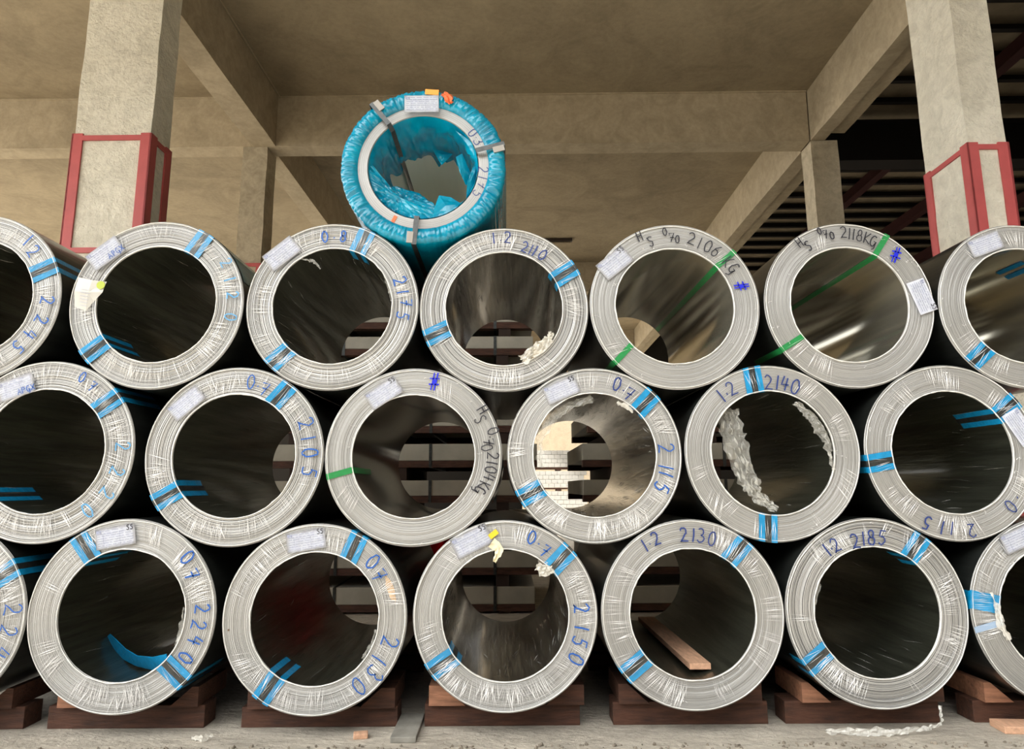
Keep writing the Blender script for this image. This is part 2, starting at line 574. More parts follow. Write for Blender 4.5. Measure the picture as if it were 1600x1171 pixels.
def pressed(key, th):
    """True where the outside of a coil at angle th lies against a neighbour."""
    x, z, R, _ = COILS.get(key, (-.375, 2.392, .3725, 0))
    for k, q in list(COILS.items()) + [('W', (-.375, 2.392, .38, 0))]:
        if k != key:
            for d in (-8, -4, 0, 4, 8):
                t = math.radians(th + d)
                if math.hypot(x + (R + .006) * math.sin(t) - q[0], z + (R + .006) * math.cos(t) - q[1]) < q[2] + .001:
                    return True
    return False


def lathe(prof, seg=180, smooth=True):
    """Profile (radius, y, material) turned about the y axis; each step keeps sharp edges."""
    bm = bnew()
    cs = [(math.cos(2 * math.pi * k / seg), math.sin(2 * math.pi * k / seg)) for k in range(seg)]
    for (r0, y0, _), (r1, y1, mi) in zip(prof, prof[1:]):
        a = [bm.verts.new((r0 * c, y0, r0 * s)) for c, s in cs]
        b = [bm.verts.new((r1 * c, y1, r1 * s)) for c, s in cs]
        for k in range(seg):
            j = (k + 1) % seg
            f = bm.faces.new((a[k], a[j], b[j], b[k]))
            f.material_index = mi
            f.smooth = smooth
    return bm


def coil_profile(ri, R, rnd, steps, amp):
    pr = [(ri, 0.006, 0)]
    r = ri + 0.003
    pr.append((r, 0.0015, 0))
    y = 0.002
    while r < R - 0.012:
        w = rnd.uniform(0.003, 0.009) if steps > 20 else rnd.uniform(0.006, 0.016)
        y = min(0.0055, max(0.0005, y + rnd.uniform(-amp, amp)))
        pr.append((r + w * 0.75, y, 0))
        pr.append((r + w * 0.87, y + amp * 1.0, 0))
        pr.append((r + w, y, 0))
        r += w
    pr += [(R - 0.003, 0.001, 0), (R, 0.005, 0), (R, L - 0.003, 2), (R - 0.003, L, 0), (ri + 0.003, L, 0), (ri, L - 0.003, 0), (ri, 0.006, 1)]
    return pr


def sliver(bm, p0, p1, w, h, normal):
    """Thin raised ridge from p0 to p1 (a fold in the film)."""
    d = (p1 - p0)
    if d.length < 1e-5:
        return
    d.normalize()
    s = d.cross(normal).normalized() * (w / 2)
    n = normal * h
    mid = (p0 + p1) / 2
    a = bm.verts.new(p0)
    b = bm.verts.new(mid + s)
    c = bm.verts.new(p1)
    e = bm.verts.new(mid - s)
    t = bm.verts.new(mid + n)
    for tri in ((a, b, t), (b, c, t), (c, e, t), (e, a, t)):
        bm.faces.new(tri)


def P(r, th, y):
    """Polar point on a coil face; th in degrees clockwise from the top."""
    t = math.radians(th)
    return Vector((r * math.sin(t), y, r * math.cos(t)))


def creases(ri, R, rnd, spans, n, wmul=1.0):
    """Folds of stretch film pulled over the face through the eye of the coil."""
    bm = bnew()
    nrm = Vector((0, -1, 0))
    W = R - ri
    for (a0, a1, dens) in spans:
        k = int(n * dens * (a1 - a0) / 360)
        while k > 0:
            th = rnd.uniform(a0, a1)
            m = rnd.randint(4, 12)
            skew = rnd.gauss(0, 4)
            side = rnd.random()
            for i in range(m):
                t2 = th + i * 1.5 + rnd.uniform(-.6, .6)
                if side < 0.55:
                    f0, f1 = 0.01, rnd.uniform(0.6, 0.98)
                elif side < 0.8:
                    f0, f1 = rnd.uniform(0.1, 0.4), 0.99
                else:
                    f0, f1 = rnd.uniform(0.05, 0.4), rnd.uniform(0.6, 0.97)
                sk = skew * (f1 - f0) + rnd.gauss(0, .8)
                y = -0.003 - rnd.uniform(0, 0.001)
                sliver(bm, P(ri + W * f0, t2, y), P(ri + W * f1, t2 + sk, y), rnd.choice((.0011, .0014, .0018, .0023, .0032)) * wmul, rnd.uniform(0.0006, 0.0014), nrm)
                k -= 1
    return bm


def squiggles(bm, ri, R, rnd, n, spans=((0, 360),)):  # short white ridges standing in for small highlights on the wrap
    nrm = Vector((0, -1, 0))
    for _ in range(n):
        a0, a1 = rnd.choice(spans)
        th = rnd.uniform(a0, a1)
        r = ri + (R - ri) * rnd.choice((rnd.uniform(.03, .25), rnd.uniform(.6, .97)))
        p = P(r, th, -0.0035)
        for _ in range(rnd.randint(2, 5)):
            q = p + Vector((rnd.gauss(0, .007), 0, rnd.gauss(0, .006)))
            rr = math.hypot(q.x, q.z)
            if ri + .003 < rr < R - .004:
                sliver(bm, p, q, rnd.uniform(.001, .003), .002, nrm)
                p = q


def bore_creases(ri, rnd, spans, n, depth=(0.02, 0.5), wmul=1.0):
    bm = bnew()
    for (a0, a1, dens) in spans:
        for _ in range(int(n * dens * (a1 - a0) / 360)):
            th = rnd.uniform(a0, a1)
            y0 = rnd.uniform(*depth)
            ln = rnd.uniform(0.05, 0.22)
            r = ri - 0.003
            sk = rnd.gauss(0, 3)
            p0, p1 = P(r, th, y0), P(r, th + sk, y0 + ln)
            n_ = -Vector((math.sin(math.radians(th)), 0, math.cos(math.radians(th))))
            sliver(bm, p0, p1, rnd.uniform(.0015, .004) * wmul, rnd.uniform(.002, .005), n_)
    return bm


def band(bm, ri, R, th, half, off, y=-0.0, bore=0.12, outer=0.15, skew=0.0, t=0.0016, shift=0.0, off_in=None):
    """Strip across the face at angle th, folded into the bore and over the outside.
    half = half width, shift = sideways offset of its middle line, off = distance from the surface."""
    t_ = math.radians(th)
    rad = Vector((math.sin(t_), 0, math.cos(t_)))
    tan = Vector((math.cos(t_), 0, -math.sin(t_)))
    yv = Vector((0, 1, 0))

    def rr(r, s):  # keeps a flat strip on the round surface
        return math.sqrt(max(r * r - s * s, 1e-6))
    path = []
    if bore > 0:
        path += [('in', bore), ('in', 0.008)]
    path += [('face', 0.0), ('face', 0.5), ('face', 1.0)]
    if outer > 0:
        path += [('out', 0.008), ('out', outer)]
    rows = []
    nseg = 3
    for kind, q in path:
        row = []
        for j in range(nseg + 1):
            s = shift + half * (2 * j / nseg - 1)
            if kind == 'in':
                p = rad * (rr(ri, s) - (off if off_in is None else off_in)) + tan * s + yv * q
                n_ = -rad
            elif kind == 'out':
                p = rad * (rr(R, s) + off) + tan * s + yv * q
                n_ = rad
            else:
                a = rr(ri, s) - off
                b = rr(R, s) + off
                ss = s + skew * (q - 0.5)
                p = rad * (a + (b - a) * q) + tan * ss + yv * (y - off - 0.001)
                n_ = -yv
            row.append((p, n_))
        rows.append(row)
    top = [[bm.verts.new(p + n_ * t) for p, n_ in row] for row in rows]
    bot = [[bm.verts.new(p) for p, n_ in row] for row in rows]
    for A, flip in ((top, False), (bot, True)):
        for i in range(len(A) - 1):
            for j in range(nseg):
                q = (A[i][j], A[i][j + 1], A[i + 1][j + 1], A[i + 1][j])
                bm.faces.new(q if flip else q[::-1])
    for i in range(len(top) - 1):
        for j in (0, nseg):
            q = (top[i][j], top[i + 1][j], bot[i + 1][j], bot[i][j])
            bm.faces.new(q if j == 0 else q[::-1])
    for i in (0, len(top) - 1):
        for j in range(nseg):
            q = (top[i][j], top[i][j + 1], bot[i][j + 1], bot[i][j])
            bm.faces.new(q if i == 0 else q[::-1])


# handwriting --------------------------------------------------------------
def arc(cx, cy, rx, ry, a0, a1, n=10):
    return [(cx + rx * math.cos(math.radians(a0 + (a1 - a0) * k / n)), cy + ry * math.sin(math.radians(a0 + (a1 - a0) * k / n))) for k in range(n + 1)]


GL = {
    '0': [arc(.5, .5, .42, .5, 80, 450, 16)],
    '1': [[(.55, 1), (.5, .5), (.45, 0)]],
    '2': [arc(.45, .72, .38, .28, 160, -50, 9) + [(.35, .25), (.05, .02), (.3, .08), (.95, .03)]],
    '3': [arc(.4, .76, .36, .24, 150, -80, 8) + arc(.42, .27, .45, .27, 85, -150, 9)],
    '4': [[(.3, 1), (.08, .42), (.9, .45)], [(.72, .9), (.6, 0)]],
    '5': [[(.9, .97), (.3, .95), (.22, .56)] + arc(.42, .3, .42, .3, 100, -140, 9)],
    '6': [[(.75, 1), (.25, .6)] + arc(.45, .28, .36, .28, 150, -200, 12)],
    '7': [[(.05, .9), (.9, .95), (.4, 0)], [(.2, .5), (.85, .52)]],
    '8': [arc(.5, .75, .3, .24, 270, -60, 10) + arc(.5, .26, .38, .27, 85, -270, 12)],
    '.': [[(.45, .38), (.55, .42), (.5, .46)]],
    'H': [[(.15, 1), (.05, 0)], [(.85, 1), (.75, 0)], [(.1, .5), (.8, .52)]],
    'S': [arc(.55, .76, .36, .23, 30, 250, 8) + arc(.4, .27, .38, .28, 70, -150, 9)],
    'K': [[(.15, 1), (.1, 0)], [(.85, 1), (.15, .45), (.9, 0)]],
    'G': [arc(.5, .5, .42, .48, 50, 300, 10) + [(.85, .45), (.5, .45)], [(.85, .45), (.85, -.15), (.5, -.3)]],
    'A': [[(.0, 0), (.5, 1), (.9, 0)], [(.2, .4), (.75, .4)]],
    'P': [[(.15, 0), (.15, 1)] + arc(.4, .74, .4, .25, 95, -90, 7)],
    'X': [[(.05, 0), (.95, 1)], [(.05, 1), (.95, 0)]],
    '=': [[(.1, .85), (.8, .9), (.2, .3), (1, .25)]],
    '#': [[(.42, 1.1), (.18, -.1)], [(.78, 1.1), (.55, -.1)], [(-.1, .68), (1.1, .72)], [(-.15, .3), (1.05, .34)]],
}


def stroke(bm, pts, w, y, t=0.0004):
    """Flat pen line through 2-D points (x, z) at depth y."""
    pts = [Vector((p[0], p[1])) for p in pts]
    n = len(pts)
    L_, R_ = [], []
    for i, p in enumerate(pts):
        d = (pts[min(i + 1, n - 1)] - pts[max(i - 1, 0)])
        if d.length < 1e-9:
            d = Vector((1, 0))
        d.normalize()
        s = Vector((-d.y, d.x)) * (w / 2)
        L_.append((p + s))
        R_.append((p - s))
    fl = [bm.verts.new((p.x, y - t, p.y)) for p in L_]
    fr = [bm.verts.new((p.x, y - t, p.y)) for p in R_]
    bl = [bm.verts.new((p.x, y, p.y)) for p in L_]
    br = [bm.verts.new((p.x, y, p.y)) for p in R_]
    for i in range(n - 1):
        bm.faces.new((fl[i], fl[i + 1], fr[i + 1], fr[i]))
        bm.faces.new((bl[i], bl[i + 1], fl[i + 1], fl[i]))
        bm.faces.new((fr[i], fr[i + 1], br[i + 1], br[i]))


def glyph(bm, ch, cx, cz, h, rot, w, y, rnd, wr=0.62):
    """Character centred at (cx, cz), height h, turned clockwise by rot degrees."""
    ca, sa = math.cos(math.radians(rot)), math.sin(math.radians(rot))
    for st in GL[ch]:
        pts = []
        for (gx, gy) in st:
            gx = (gx - .5) * wr * h + rnd.gauss(0, h * .018)
            gy = (gy - .5) * h + rnd.gauss(0, h * .018)
            pts.append((cx + gx * ca + gy * sa, cz - gx * sa + gy * ca))
        stroke(bm, pts, w * rnd.uniform(.9, 1.25), y)


# everything seen on each face, as read off the photograph ---------------------
# tape: (px, py of its middle, colour kind, bore reach, outer reach)
TAPE = {
    'T0': [(75, 420, 'b', .03, .5)], 'T1': [(311, 382, 'b', .03, .2), (150, 545, 'b', .22, .1)],
    'T2': [(567, 377, 'b', .10, .1), (435, 561, 'b', .03, .1)], 'T3': [(883, 428, 'b', .06, .1), (684, 521, 'b', .02, .1)],
    'T4': [(1126, 412, 'g', 1.18, .3), (975, 552, 'g', .04, .3)], 'T5': [(1377, 382, 'g', 1.18, .3), (1232, 540, 'g', .02, .3)],
    'T6': [(1529, 558, 'b', .03, .3)],
    'M0': [(169, 630, 'b', .02, .3), (-12, 775, 'b', .26, .1)], 'M1': [(439, 618, 'b', .03, .1), (262, 775, 'b', .22, .1)],
    'M2': [(540, 738, 'g', .35, .1)], 'M3': [(1007, 631, 'b', .03, .1), (832, 770, 'b', .02, .1)],
    'M4': [(1177, 594, 'b', .02, .1), (1200, 826, 'b', .02, .1)], 'M5': [(1572, 638, 'b', .24, .1), (1376, 722, 'b', .02, .3)],
    'B0': [(16, 893, 'b', .02, .5)], 'B1': [(134, 856, 'b', .22, .1), (273, 1052, 'b', .03, .3)],
    'B2': [(553, 856, 'b', .03, .1), (424, 1070, 'b', .20, .1)], 'B3': [(877, 873, 'b', .02, .1), (690, 1039, 'b', .10, .1)],
    'B4': [(1152, 861, 'b', .02, .1), (992, 1043, 'b', .02, .1)], 'B5': [(1432, 853, 'b', .10, .1), (1276, 1031, 'b', .02, .1)],
    'B6': [(1538, 941, 's', .02, .1)],
    'X': []}
# paper: (px, py, turn counter-clockwise, width, height, handwritten mark)
PAPER = {
    'T1': [(166, 397, 39, .155, .088, 'APGX')], 'T2': [(441, 397, 40, .153, .088, '')], 'T4': [(960, 412, 39, .148, .088, 'SS')],
    'T5': [(1439, 464, -71, .150, .082, 'SS')], 'T6': [(1538, 383, 20, .152, .080, '')],
    'M0': [(27, 606, 20, .150, .084, 'APGX')], 'M1': [(292, 631, 42, .152, .074, '')], 'M2': [(600, 615, 34, .148, .080, 'SS')],
    'M3': [(877, 610, 23, .146, .078, 'SS')], 'M5': [(1592, 668, -60, .150, .082, '')],
    'B1': [(182, 839, 10, .160, .082, 'SS')], 'B2': [(479, 845, 9, .158, .080, 'SS')], 'B3': [(737, 846, 26, .158, .086, 'SS')],
    'B6': [(1590, 842, 22, .150, .082, '')]}
# writing: (material, char height, [(char, px, py), ...])
WRITE = {
    'T0': [('blue_ink', .060, [('1', 46, 376), ('2', 53, 393), ('2', 75, 470), ('2', 66, 500), ('4', 48, 523), ('5', 30, 543)])],
    'T1': [('pale_ink', .052, [('2', 354, 411), ('1', 360, 437), ('2', 364, 462), ('0', 361, 496)])],
    'T2': [('blue_ink', .050, [('0', 508, 371), ('.', 523, 371), ('8', 537, 370)]), ('blue_ink', .056, [('2', 625, 440), ('1', 630, 457), ('7', 635, 474), ('5', 630, 494)])],
    'T3': [('navy_ink', .054, [('1', 771, 373), ('.', 782, 375), ('2', 793, 372)]), ('navy_ink', .050, [('2', 820, 387), ('1', 829, 391), ('1', 836, 393), ('0', 848, 399)])],
    'T4': [('ink', .045, [('H', 999, 370), ('.', 1009, 372), ('S', 1016, 378)]), ('ink', .034, [('0', 1038, 363), ('.', 1045, 367)]), ('ink', .044, [('7', 1049, 372)]), ('ink', .034, [('0', 1058, 375)]),
           ('ink', .056, [('2', 1080, 374), ('1', 1093, 381), ('0', 1106, 386), ('6', 1119, 393), ('K', 1137, 410), ('G', 1146, 420)]), ('royal_ink', .055, [('#', 1158, 448)])],
    'T5': [('ink', .045, [('H', 1248, 380), ('.', 1256, 382), ('S', 1262, 385)]), ('ink', .030, [('0', 1279, 362), ('.', 1285, 364)]), ('ink', .042, [('7', 1289, 367)]), ('ink', .034, [('0', 1299, 369)]),
           ('ink', .052, [('2', 1317, 364), ('1', 1326, 366), ('1', 1333, 367), ('8', 1342, 369), ('K', 1354, 373), ('G', 1364, 378)]), ('royal_ink', .062, [('#', 1399, 399)])],
    'M0': [('blue_ink', .045, [('0', 130, 590), ('7', 146, 604)]), ('pale_ink', .062, [('2', 193, 698), ('2', 184, 737), ('2', 168, 771), ('0', 138, 798)])],
    'M1': [('blue_ink', .058, [('0', 393, 597), ('.', 404, 602), ('7', 414, 608)]), ('blue_ink', .066, [('2', 479, 662), ('1', 482, 686), ('0', 485, 708), ('5', 484, 738)])],
    'M2': [('ink', .048, [('H', 755, 641), ('S', 751, 656), ('0', 771, 674), ('.', 767, 683), ('7', 764, 691), ('0', 761, 700)]),
           ('ink', .050, [('2', 770, 713), ('1', 769, 724), ('0', 767, 735), ('4', 765, 747), ('K', 757, 759), ('G', 750, 767)]), ('royal_ink', .062, [('#', 679, 597)])],
    'M3': [('navy_ink', .056, [('0', 964, 601), ('.', 974, 609), ('7', 983, 616)]), ('blue_ink', .066, [('2', 1040, 701), ('1', 1040, 731), ('1', 1040, 742), ('5', 1034, 762)])],
    'M4': [('navy_ink', .062, [('1', 1126, 619), ('.', 1134, 615), ('2', 1142, 608)]), ('navy_ink', .062, [('2', 1200, 598), ('1', 1214, 598), ('4', 1226, 600), ('0', 1242, 605)])],
    'M5': [('navy_ink', .056, [('2', 1517, 829), ('1', 1486, 826), ('1', 1471, 825), ('5', 1447, 818), ('0', 1578, 792), ('.', 1590, 779)])],
    'B0': [('blue_ink', .072, [('2', 22, 952), ('2', 14, 986), ('4', 2, 1020)])],
    'B1': [('blue_ink', .060, [('0', 294, 871), ('7', 301, 898), ('2', 317, 951), ('2', 311, 977), ('4', 306, 1001), ('0', 291, 1028)])],
    'B2': [('blue_ink', .064, [('0', 583, 878), ('7', 593, 899)]), ('blue_ink', .070, [('2', 609, 1003), ('1', 593, 1032), ('3', 586, 1053), ('0', 561, 1072)])],
    'B3': [('blue_ink', .054, [('0', 831, 840), ('.', 842, 849), ('7', 852, 861)]), ('blue_ink', .062, [('2', 908, 951), ('1', 909, 982), ('5', 906, 1003), ('0', 900, 1030)])],
    'B4': [('navy_ink', .054, [('1', 1007, 853), ('.', 1014, 849), ('2', 1024, 842)]), ('navy_ink', .056, [('2', 1068, 836), ('1', 1083, 837), ('3', 1095, 837), ('0', 1112, 842)])],
    'B5': [('navy_ink', .056, [('1', 1291, 860), ('.', 1297, 857), ('2', 1304, 852)]), ('navy_ink', .058, [('2', 1335, 846), ('1', 1348, 842), ('8', 1360, 840), ('5', 1377, 840)])]}
H = 360
# film creases: list of spans (from, to, density), number for a full turn
FILM = {
    'T0': ([(0, 360, 1.0)], 190), 'T1': ([(-50, 70, 1.1), (95, 210, 1.4), (210, 310, .35)], 230), 'T2': ([(-40, 80, 1.1), (130, 215, 1.2), (215, 320, .4)], 200),
    'T3': ([(-80, 60, 1.3), (60, 140, .5), (140, 220, .9), (220, 280, .3)], 190), 'T4': ([(-60, 60, .12), (100, 250, .12)], 120), 'T5': ([(-80, -20, .15), (100, 250, .15)], 120),
    'T6': ([(-60, 60, .8), (130, 200, 1.2), (200, 300, .35)], 150),
    'M0': ([(-60, 70, 1.3), (70, 150, .7), (150, 240, 1.4), (240, 300, .5)], 230), 'M1': ([(-60, 40, 1.2), (40, 140, .5), (140, 230, 1.2), (230, 300, .6)], 210),
    'M2': ([(-60, 60, .12), (100, 250, .15)], 130), 'M3': ([(-20, 60, .9), (60, 130, .8), (130, 240, 1.8), (240, 300, .5)], 220), 'M4': ([(10, 90, .7), (90, 230, .6), (230, 260, .5)], 130),
    'M5': ([(-60, 60, .9), (95, 230, 1.1)], 150), 'B0': ([(0, 180, 1.3)], 200), 'B1': ([(0, 100, 1.1), (150, 240, 1.6), (240, 340, .5)], 230),
    'B2': ([(-20, 140, 1.0), (140, 250, 1.0), (250, 330, .7)], 210), 'B3': ([(-40, 60, .8), (60, 140, 1.0), (140, 250, 1.7), (250, 320, .4)], 220),
    'B4': ([(-30, 40, .6), (40, 130, .7), (140, 230, .8), (230, 330, .6)], 170), 'B5': ([(-40, 60, .9), (60, 170, .8), (170, 260, .8), (260, 320, .4)], 170), 'B6': ([(180, 360, .8)], 140)}
EDGE_OF = {'T0': 0, 'T1': 0, 'T2': 0, 'T3': 0, 'T4': 2, 'T5': 2, 'T6': 2, 'M0': 0, 'M1': 0, 'M2': 2, 'M3': 1, 'M4': 2, 'M5': 2, 'B0': 1, 'B1': 1, 'B2': 1, 'B3': 1, 'B4': 2, 'B5': 0, 'B6': 2}
BORE_OF = {'T4': 'shiny', 'T5': 'shiny', 'T6': 'shiny', 'M2': 'dark', 'M3': 'crinkle', 'T3': 'crinkle', 'B3': 'crinkle'}
LABEL = {
    'T0': 'film-wrapped steel coil marked 2245, top row, cut off by the left edge',
    'T1': 'top-row steel coil with two papers, one carrying a lime dot, faded number 2120',
    'T2': 'top-row steel coil marked 2175 carrying the left side of the blue-wrapped coil',
    'T3': 'top-row steel coil marked 2110 with crumpled white film at its lower rim',
    'T4': 'bare steel coil marked 2106 KG with a green strap running through its eye',
    'T5': 'bare steel coil marked 2118 KG with its paper stuck on upright at the side',
    'T6': 'top-row steel coil with no number, below the plastered column with red guard',
    'M0': 'steel coil with faded 2220, first in the middle row, at the left edge',
    'M1': 'middle-row steel coil marked 2105 with two blue-edged straps and a creased paper',
    'M2': 'bare steel coil marked 2104 KG with one green strap on its left side',
    'M3': 'steel coil marked 2115, white blocks and glittering film seen through its eye',
    'M4': 'steel coil marked 2140 with a crumpled clear film hanging in its eye',
    'M5': 'steel coil with upside-down 2115, last in the middle row',
    'B0': 'bottom-row steel coil at the left edge, only its right side showing',
    'B1': 'bottom-row steel coil marked 2240 with a loose blue ribbon in its eye',
    'B2': 'bottom-row steel coil marked 2130 with rusty patches on its face',
    'B3': 'bottom-row steel coil marked 2150 with a yellow sticker beside its paper',
    'B4': 'bottom-row steel coil marked 2130 with a plank lying in its eye',
    'B5': 'bottom-row steel coil marked 2185, no paper, dark empty eye',
    'B6': 'bottom-row steel coil at the right edge with a broad blue band and grey clip'}
GRP = {'T': 'coils in the top full row', 'M': 'coils in the middle row', 'B': 'coils in the bottom row'}


def paper(parent, cz, px, py, rot, w, h, mark, rnd, yoff=-0.0075, local=None):
    """A printed label stuck on the face; cz = height of the part origin."""
    p = on_y(px, py, 0)
    lx, lz = (p.x - parent.location.x, p.z - parent.location.z) if local is None else local
    bm = bnew()
    nx, nz = 10, 6
    g = [[None] * (nz + 1) for _ in range(nx + 1)]
    for i in range(nx + 1):
        for j in range(nz + 1):
            x, z = (i / nx - .5) * w, (j / nz - .5) * h
            g[i][j] = bm.verts.new((x, noise.noise(Vector((x * 22, z * 22, px * .1))) * 0.0016, z))
    for i in range(nx):
        for j in range(nz):
            bm.faces.new((g[i][j], g[i + 1][j], g[i + 1][j + 1], g[i][j + 1]))
    r = bmesh.ops.solidify(bm, geom=list(bm.faces), thickness=0.0006)
    o = link('paper_label', bm, M['paper'], parent, (lx, yoff, lz), smooth=True)
    o.rotation_euler = (0, -math.radians(rot), 0)
    bm = bnew()
    y = -0.0026

    def bar(x0, x1, z0, z1):
        box(bm, x0, x1, y, y + 0.0004, z0, z1)
    bar(-w * .46, -w * .40, h * .28, h * .42)
    bar(-w * .385, -w * .345, h * .28, h * .40)
    for k in range(7):
        z = h * (.36 - k * .115)
        x0 = -w * .32 if k == 0 else -w * .44
        x = x0
        while x < w * .42:
            d = rnd.uniform(.008, .028)
            if not (mark and k < 2 and x > w * .18):
                bar(x, min(x + d, w * .46), z - h * .009, z + h * .009)
            x += d + rnd.uniform(.002, .008)
    for z in (h * .22, h * -.1, h * -.42):
        bar(-w * .46, w * .46, z, z + h * .008)
    for x in (-w * .30, w * .12):
        bar(x, x + w * .005, -h * .42, h * .22)
    pr = link('printed_lines', bm, M['print'], o)
    if mark:
        bm = bnew()
        hh = h * (.24 if mark == 'SS' else .3)
        x = w * .34 - (len(mark) - 2) * hh * .8
        for ch in mark:
            glyph(bm, ch, x, h * .36 if mark == 'SS' else -h * .28, hh, 0, .0028, y - .0004, rnd)
            x += hh * .75
        link('handwriting', bm, M['ink'] if mark == 'SS' else M['blue_ink'], o)
    return o


def crumple(name, parent, loc, pts, width, seed, m, amp=0.02, nseg=40, nw=10):
    """A creased ribbon of film following 3-D points."""
    pts = [Vector(p) for p in pts]
    bm = bnew()
    g = []
    for i in range(nseg + 1):
        t = i / nseg * (len(pts) - 1)
        k = min(int(t), len(pts) - 2)
        p = pts[k].lerp(pts[k + 1], t - k)
        d = (pts[k + 1] - pts[k]).normalized()
        s = d.cross(Vector((0, 1, 0)))
        if s.length < .1:
            s = d.cross(Vector((1, 0, 0)))
        s.normalize()
        wd = width[min(int(i / nseg * len(width)), len(width) - 1)] if isinstance(width, (list, tuple)) else width
        row = []
        for j in range(nw + 1):
            u = j / nw - .5
            q = p + s * u * wd
            nv = noise.noise_vector(Vector((i * .35 + seed, j * 1.1, seed * 2.3)))
            q += nv * amp
            row.append(bm.verts.new(q))
        g.append(row)
    for i in range(nseg):
        for j in range(nw):
            bm.faces.new((g[i][j], g[i + 1][j], g[i + 1][j + 1], g[i][j + 1]))
    return link(name, bm, m, parent, loc)


def make_coil(key):
    x, z, R, ri = COILS[key]
    rnd = random.Random(sum(ord(c) * 7 for c in key))
    rt = root('steel_coil', (x, 0, z - R), LABEL[key], 'steel coil', GRP[key[0]])
    cz = R
    e = EDGE_OF[key]
    bm = lathe(coil_profile(ri, R, rnd, 30 if e != 2 else 10, [.0022, .0012, .0011][e]))
    link('wound_sheet', bm, [EDGE[e], BORE[BORE_OF.get(key, 'film')], OUTER], rt, (0, 0, cz))
    # rolled edges of the film at the inner and outer rim
    bm = bnew()
    for rr, rad in ((ri + .002, .0030), (R - .0075, .0022)):
        n = 140
        ring = []
        for k in range(n):
            t = 2 * math.pi * k / n
            jr = rr + noise.noise(Vector((math.cos(t) * 6, math.sin(t) * 6, x * 3 + rr * 9))) * .002
            a = rad * (1 + .5 * noise.noise(Vector((math.cos(t) * 14, math.sin(t) * 14, z * 5))))
            ring.append([bm.verts.new(((jr + a * math.cos(q)) * math.cos(t), -.002 + a * math.sin(q), (jr + a * math.cos(q)) * math.sin(t))) for q in (0, 1.257, 2.513, 3.77, 5.027)])
        for k in range(n):
            for q in range(5):
                bm.faces.new((ring[k][q], ring[(k + 1) % n][q], ring[(k + 1) % n][(q + 1) % 5], ring[k][(q + 1) % 5]))
    link('film_rim', bm, M['rim'], rt, (0, 0, cz), smooth=True)
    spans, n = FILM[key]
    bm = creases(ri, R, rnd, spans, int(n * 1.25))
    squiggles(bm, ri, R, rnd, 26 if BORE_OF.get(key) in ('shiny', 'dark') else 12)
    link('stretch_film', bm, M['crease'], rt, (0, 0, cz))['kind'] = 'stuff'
    if BORE_OF.get(key) not in ('shiny', 'dark') and key != 'B4':
        dense = {'M3': 420, 'B3': 230, 'T3': 200, 'T2': 110}.get(key, 70)
        bm = bore_creases(ri, rnd, [(0, 360, 1.0)], dense, (0.02, 0.8))
        link('bore_film', bm, M['crease_dim'], rt, (0, 0, cz))['kind'] = 'stuff'
    for (px, py, kind, bo, ou) in TAPE[key]:
        p = on_y(px, py, 0)
        th = math.degrees(math.atan2(p.x - x, p.z - z))
        sk = rnd.uniform(-.012, .012)
        Rt = R
        if pressed(key, th):
            ou, Rt = 0, R - .003
        if kind == 'b':
            for s in (-1, 1):
                bm = bnew()
                band(bm, ri, Rt, th, .0135, .0006, bore=bo, outer=ou, skew=sk, shift=s * .0245)
                ob = link('strap_protector', bm, M['tape'], rt, (0, 0, cz))
            bm = bnew()
            band(bm, ri, Rt, th, .013, .0010, bore=min(L - .02, bo + .01), outer=min(L - .02, ou + .3) if ou else 0, skew=sk)
            link('strap', bm, M['strap'], rt, (0, 0, cz))
            # film pulled tight over the strap
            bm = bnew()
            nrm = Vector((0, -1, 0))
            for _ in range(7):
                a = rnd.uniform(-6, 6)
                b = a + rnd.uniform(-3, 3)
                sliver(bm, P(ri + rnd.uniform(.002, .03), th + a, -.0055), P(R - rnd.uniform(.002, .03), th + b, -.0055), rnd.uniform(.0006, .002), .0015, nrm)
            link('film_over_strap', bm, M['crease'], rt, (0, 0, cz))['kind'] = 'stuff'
        elif kind == 'g':
            bm = bnew()
            band(bm, ri, Rt, th, .0125, .0010, bore=bo, outer=ou, skew=sk)
            tag(link('strap', bm, M['green'], rt, (0, 0, cz)), 'green plastic strap')
        elif kind == 's':
            bm = bnew()
            band(bm, ri, Rt, th, .036, .0010, bore=bo, outer=ou, skew=.01)
            link('strap_protector', bm, M['tape'], rt, (0, 0, cz))
            bm = bnew()
            band(bm, ri, Rt, th - 17, .012, .0016, bore=.01, outer=0, skew=-.01)
            tag(link('strap_clip', bm, simple('pale_blue_clip', (.33, .45, .62), .4), rt, (0, 0, cz)), 'pale grey blue clip')
    for (px, py, rot, w, h, mark) in PAPER.get(key, []):
        p = on_y(px, py, 0)
        paper(rt, cz, px, py, rot, w, h, mark, rnd, local=(p.x - x, p.z - z + cz))
    for (mk, hh, chars) in WRITE.get(key, []):
        bm = bnew()
        for (ch, px, py) in chars:
            p = on_y(px, py, 0)
            lx, lz = p.x - x, p.z - z
            rot = math.degrees(math.atan2(lx, lz))
            if ch == '#':
                rot = {'T4': 75, 'T5': 18, 'M2': 5}[key]
            glyph(bm, ch, lx, lz, hh, rot, .0054 if mk != 'ink' else .0046, -.0056, rnd, wr=.58 if ch != '#' else .6)
            if ch == '#':
                ca, sa = math.cos(math.radians(rot)), math.sin(math.radians(rot))
                vs = [bm.verts.new((lx + a * ca + b * sa, -.0062, lz - a * sa + b * ca)) for a, b in ((-.008, -.010), (.008, -.009), (.010, .009), (-.006, .009))]
                bm.faces.new(vs)
        link('marker_writing', bm, M[mk], rt, (0, 0, cz))
    return rt


ROOT = {k: make_coil(k) for k in COILS}


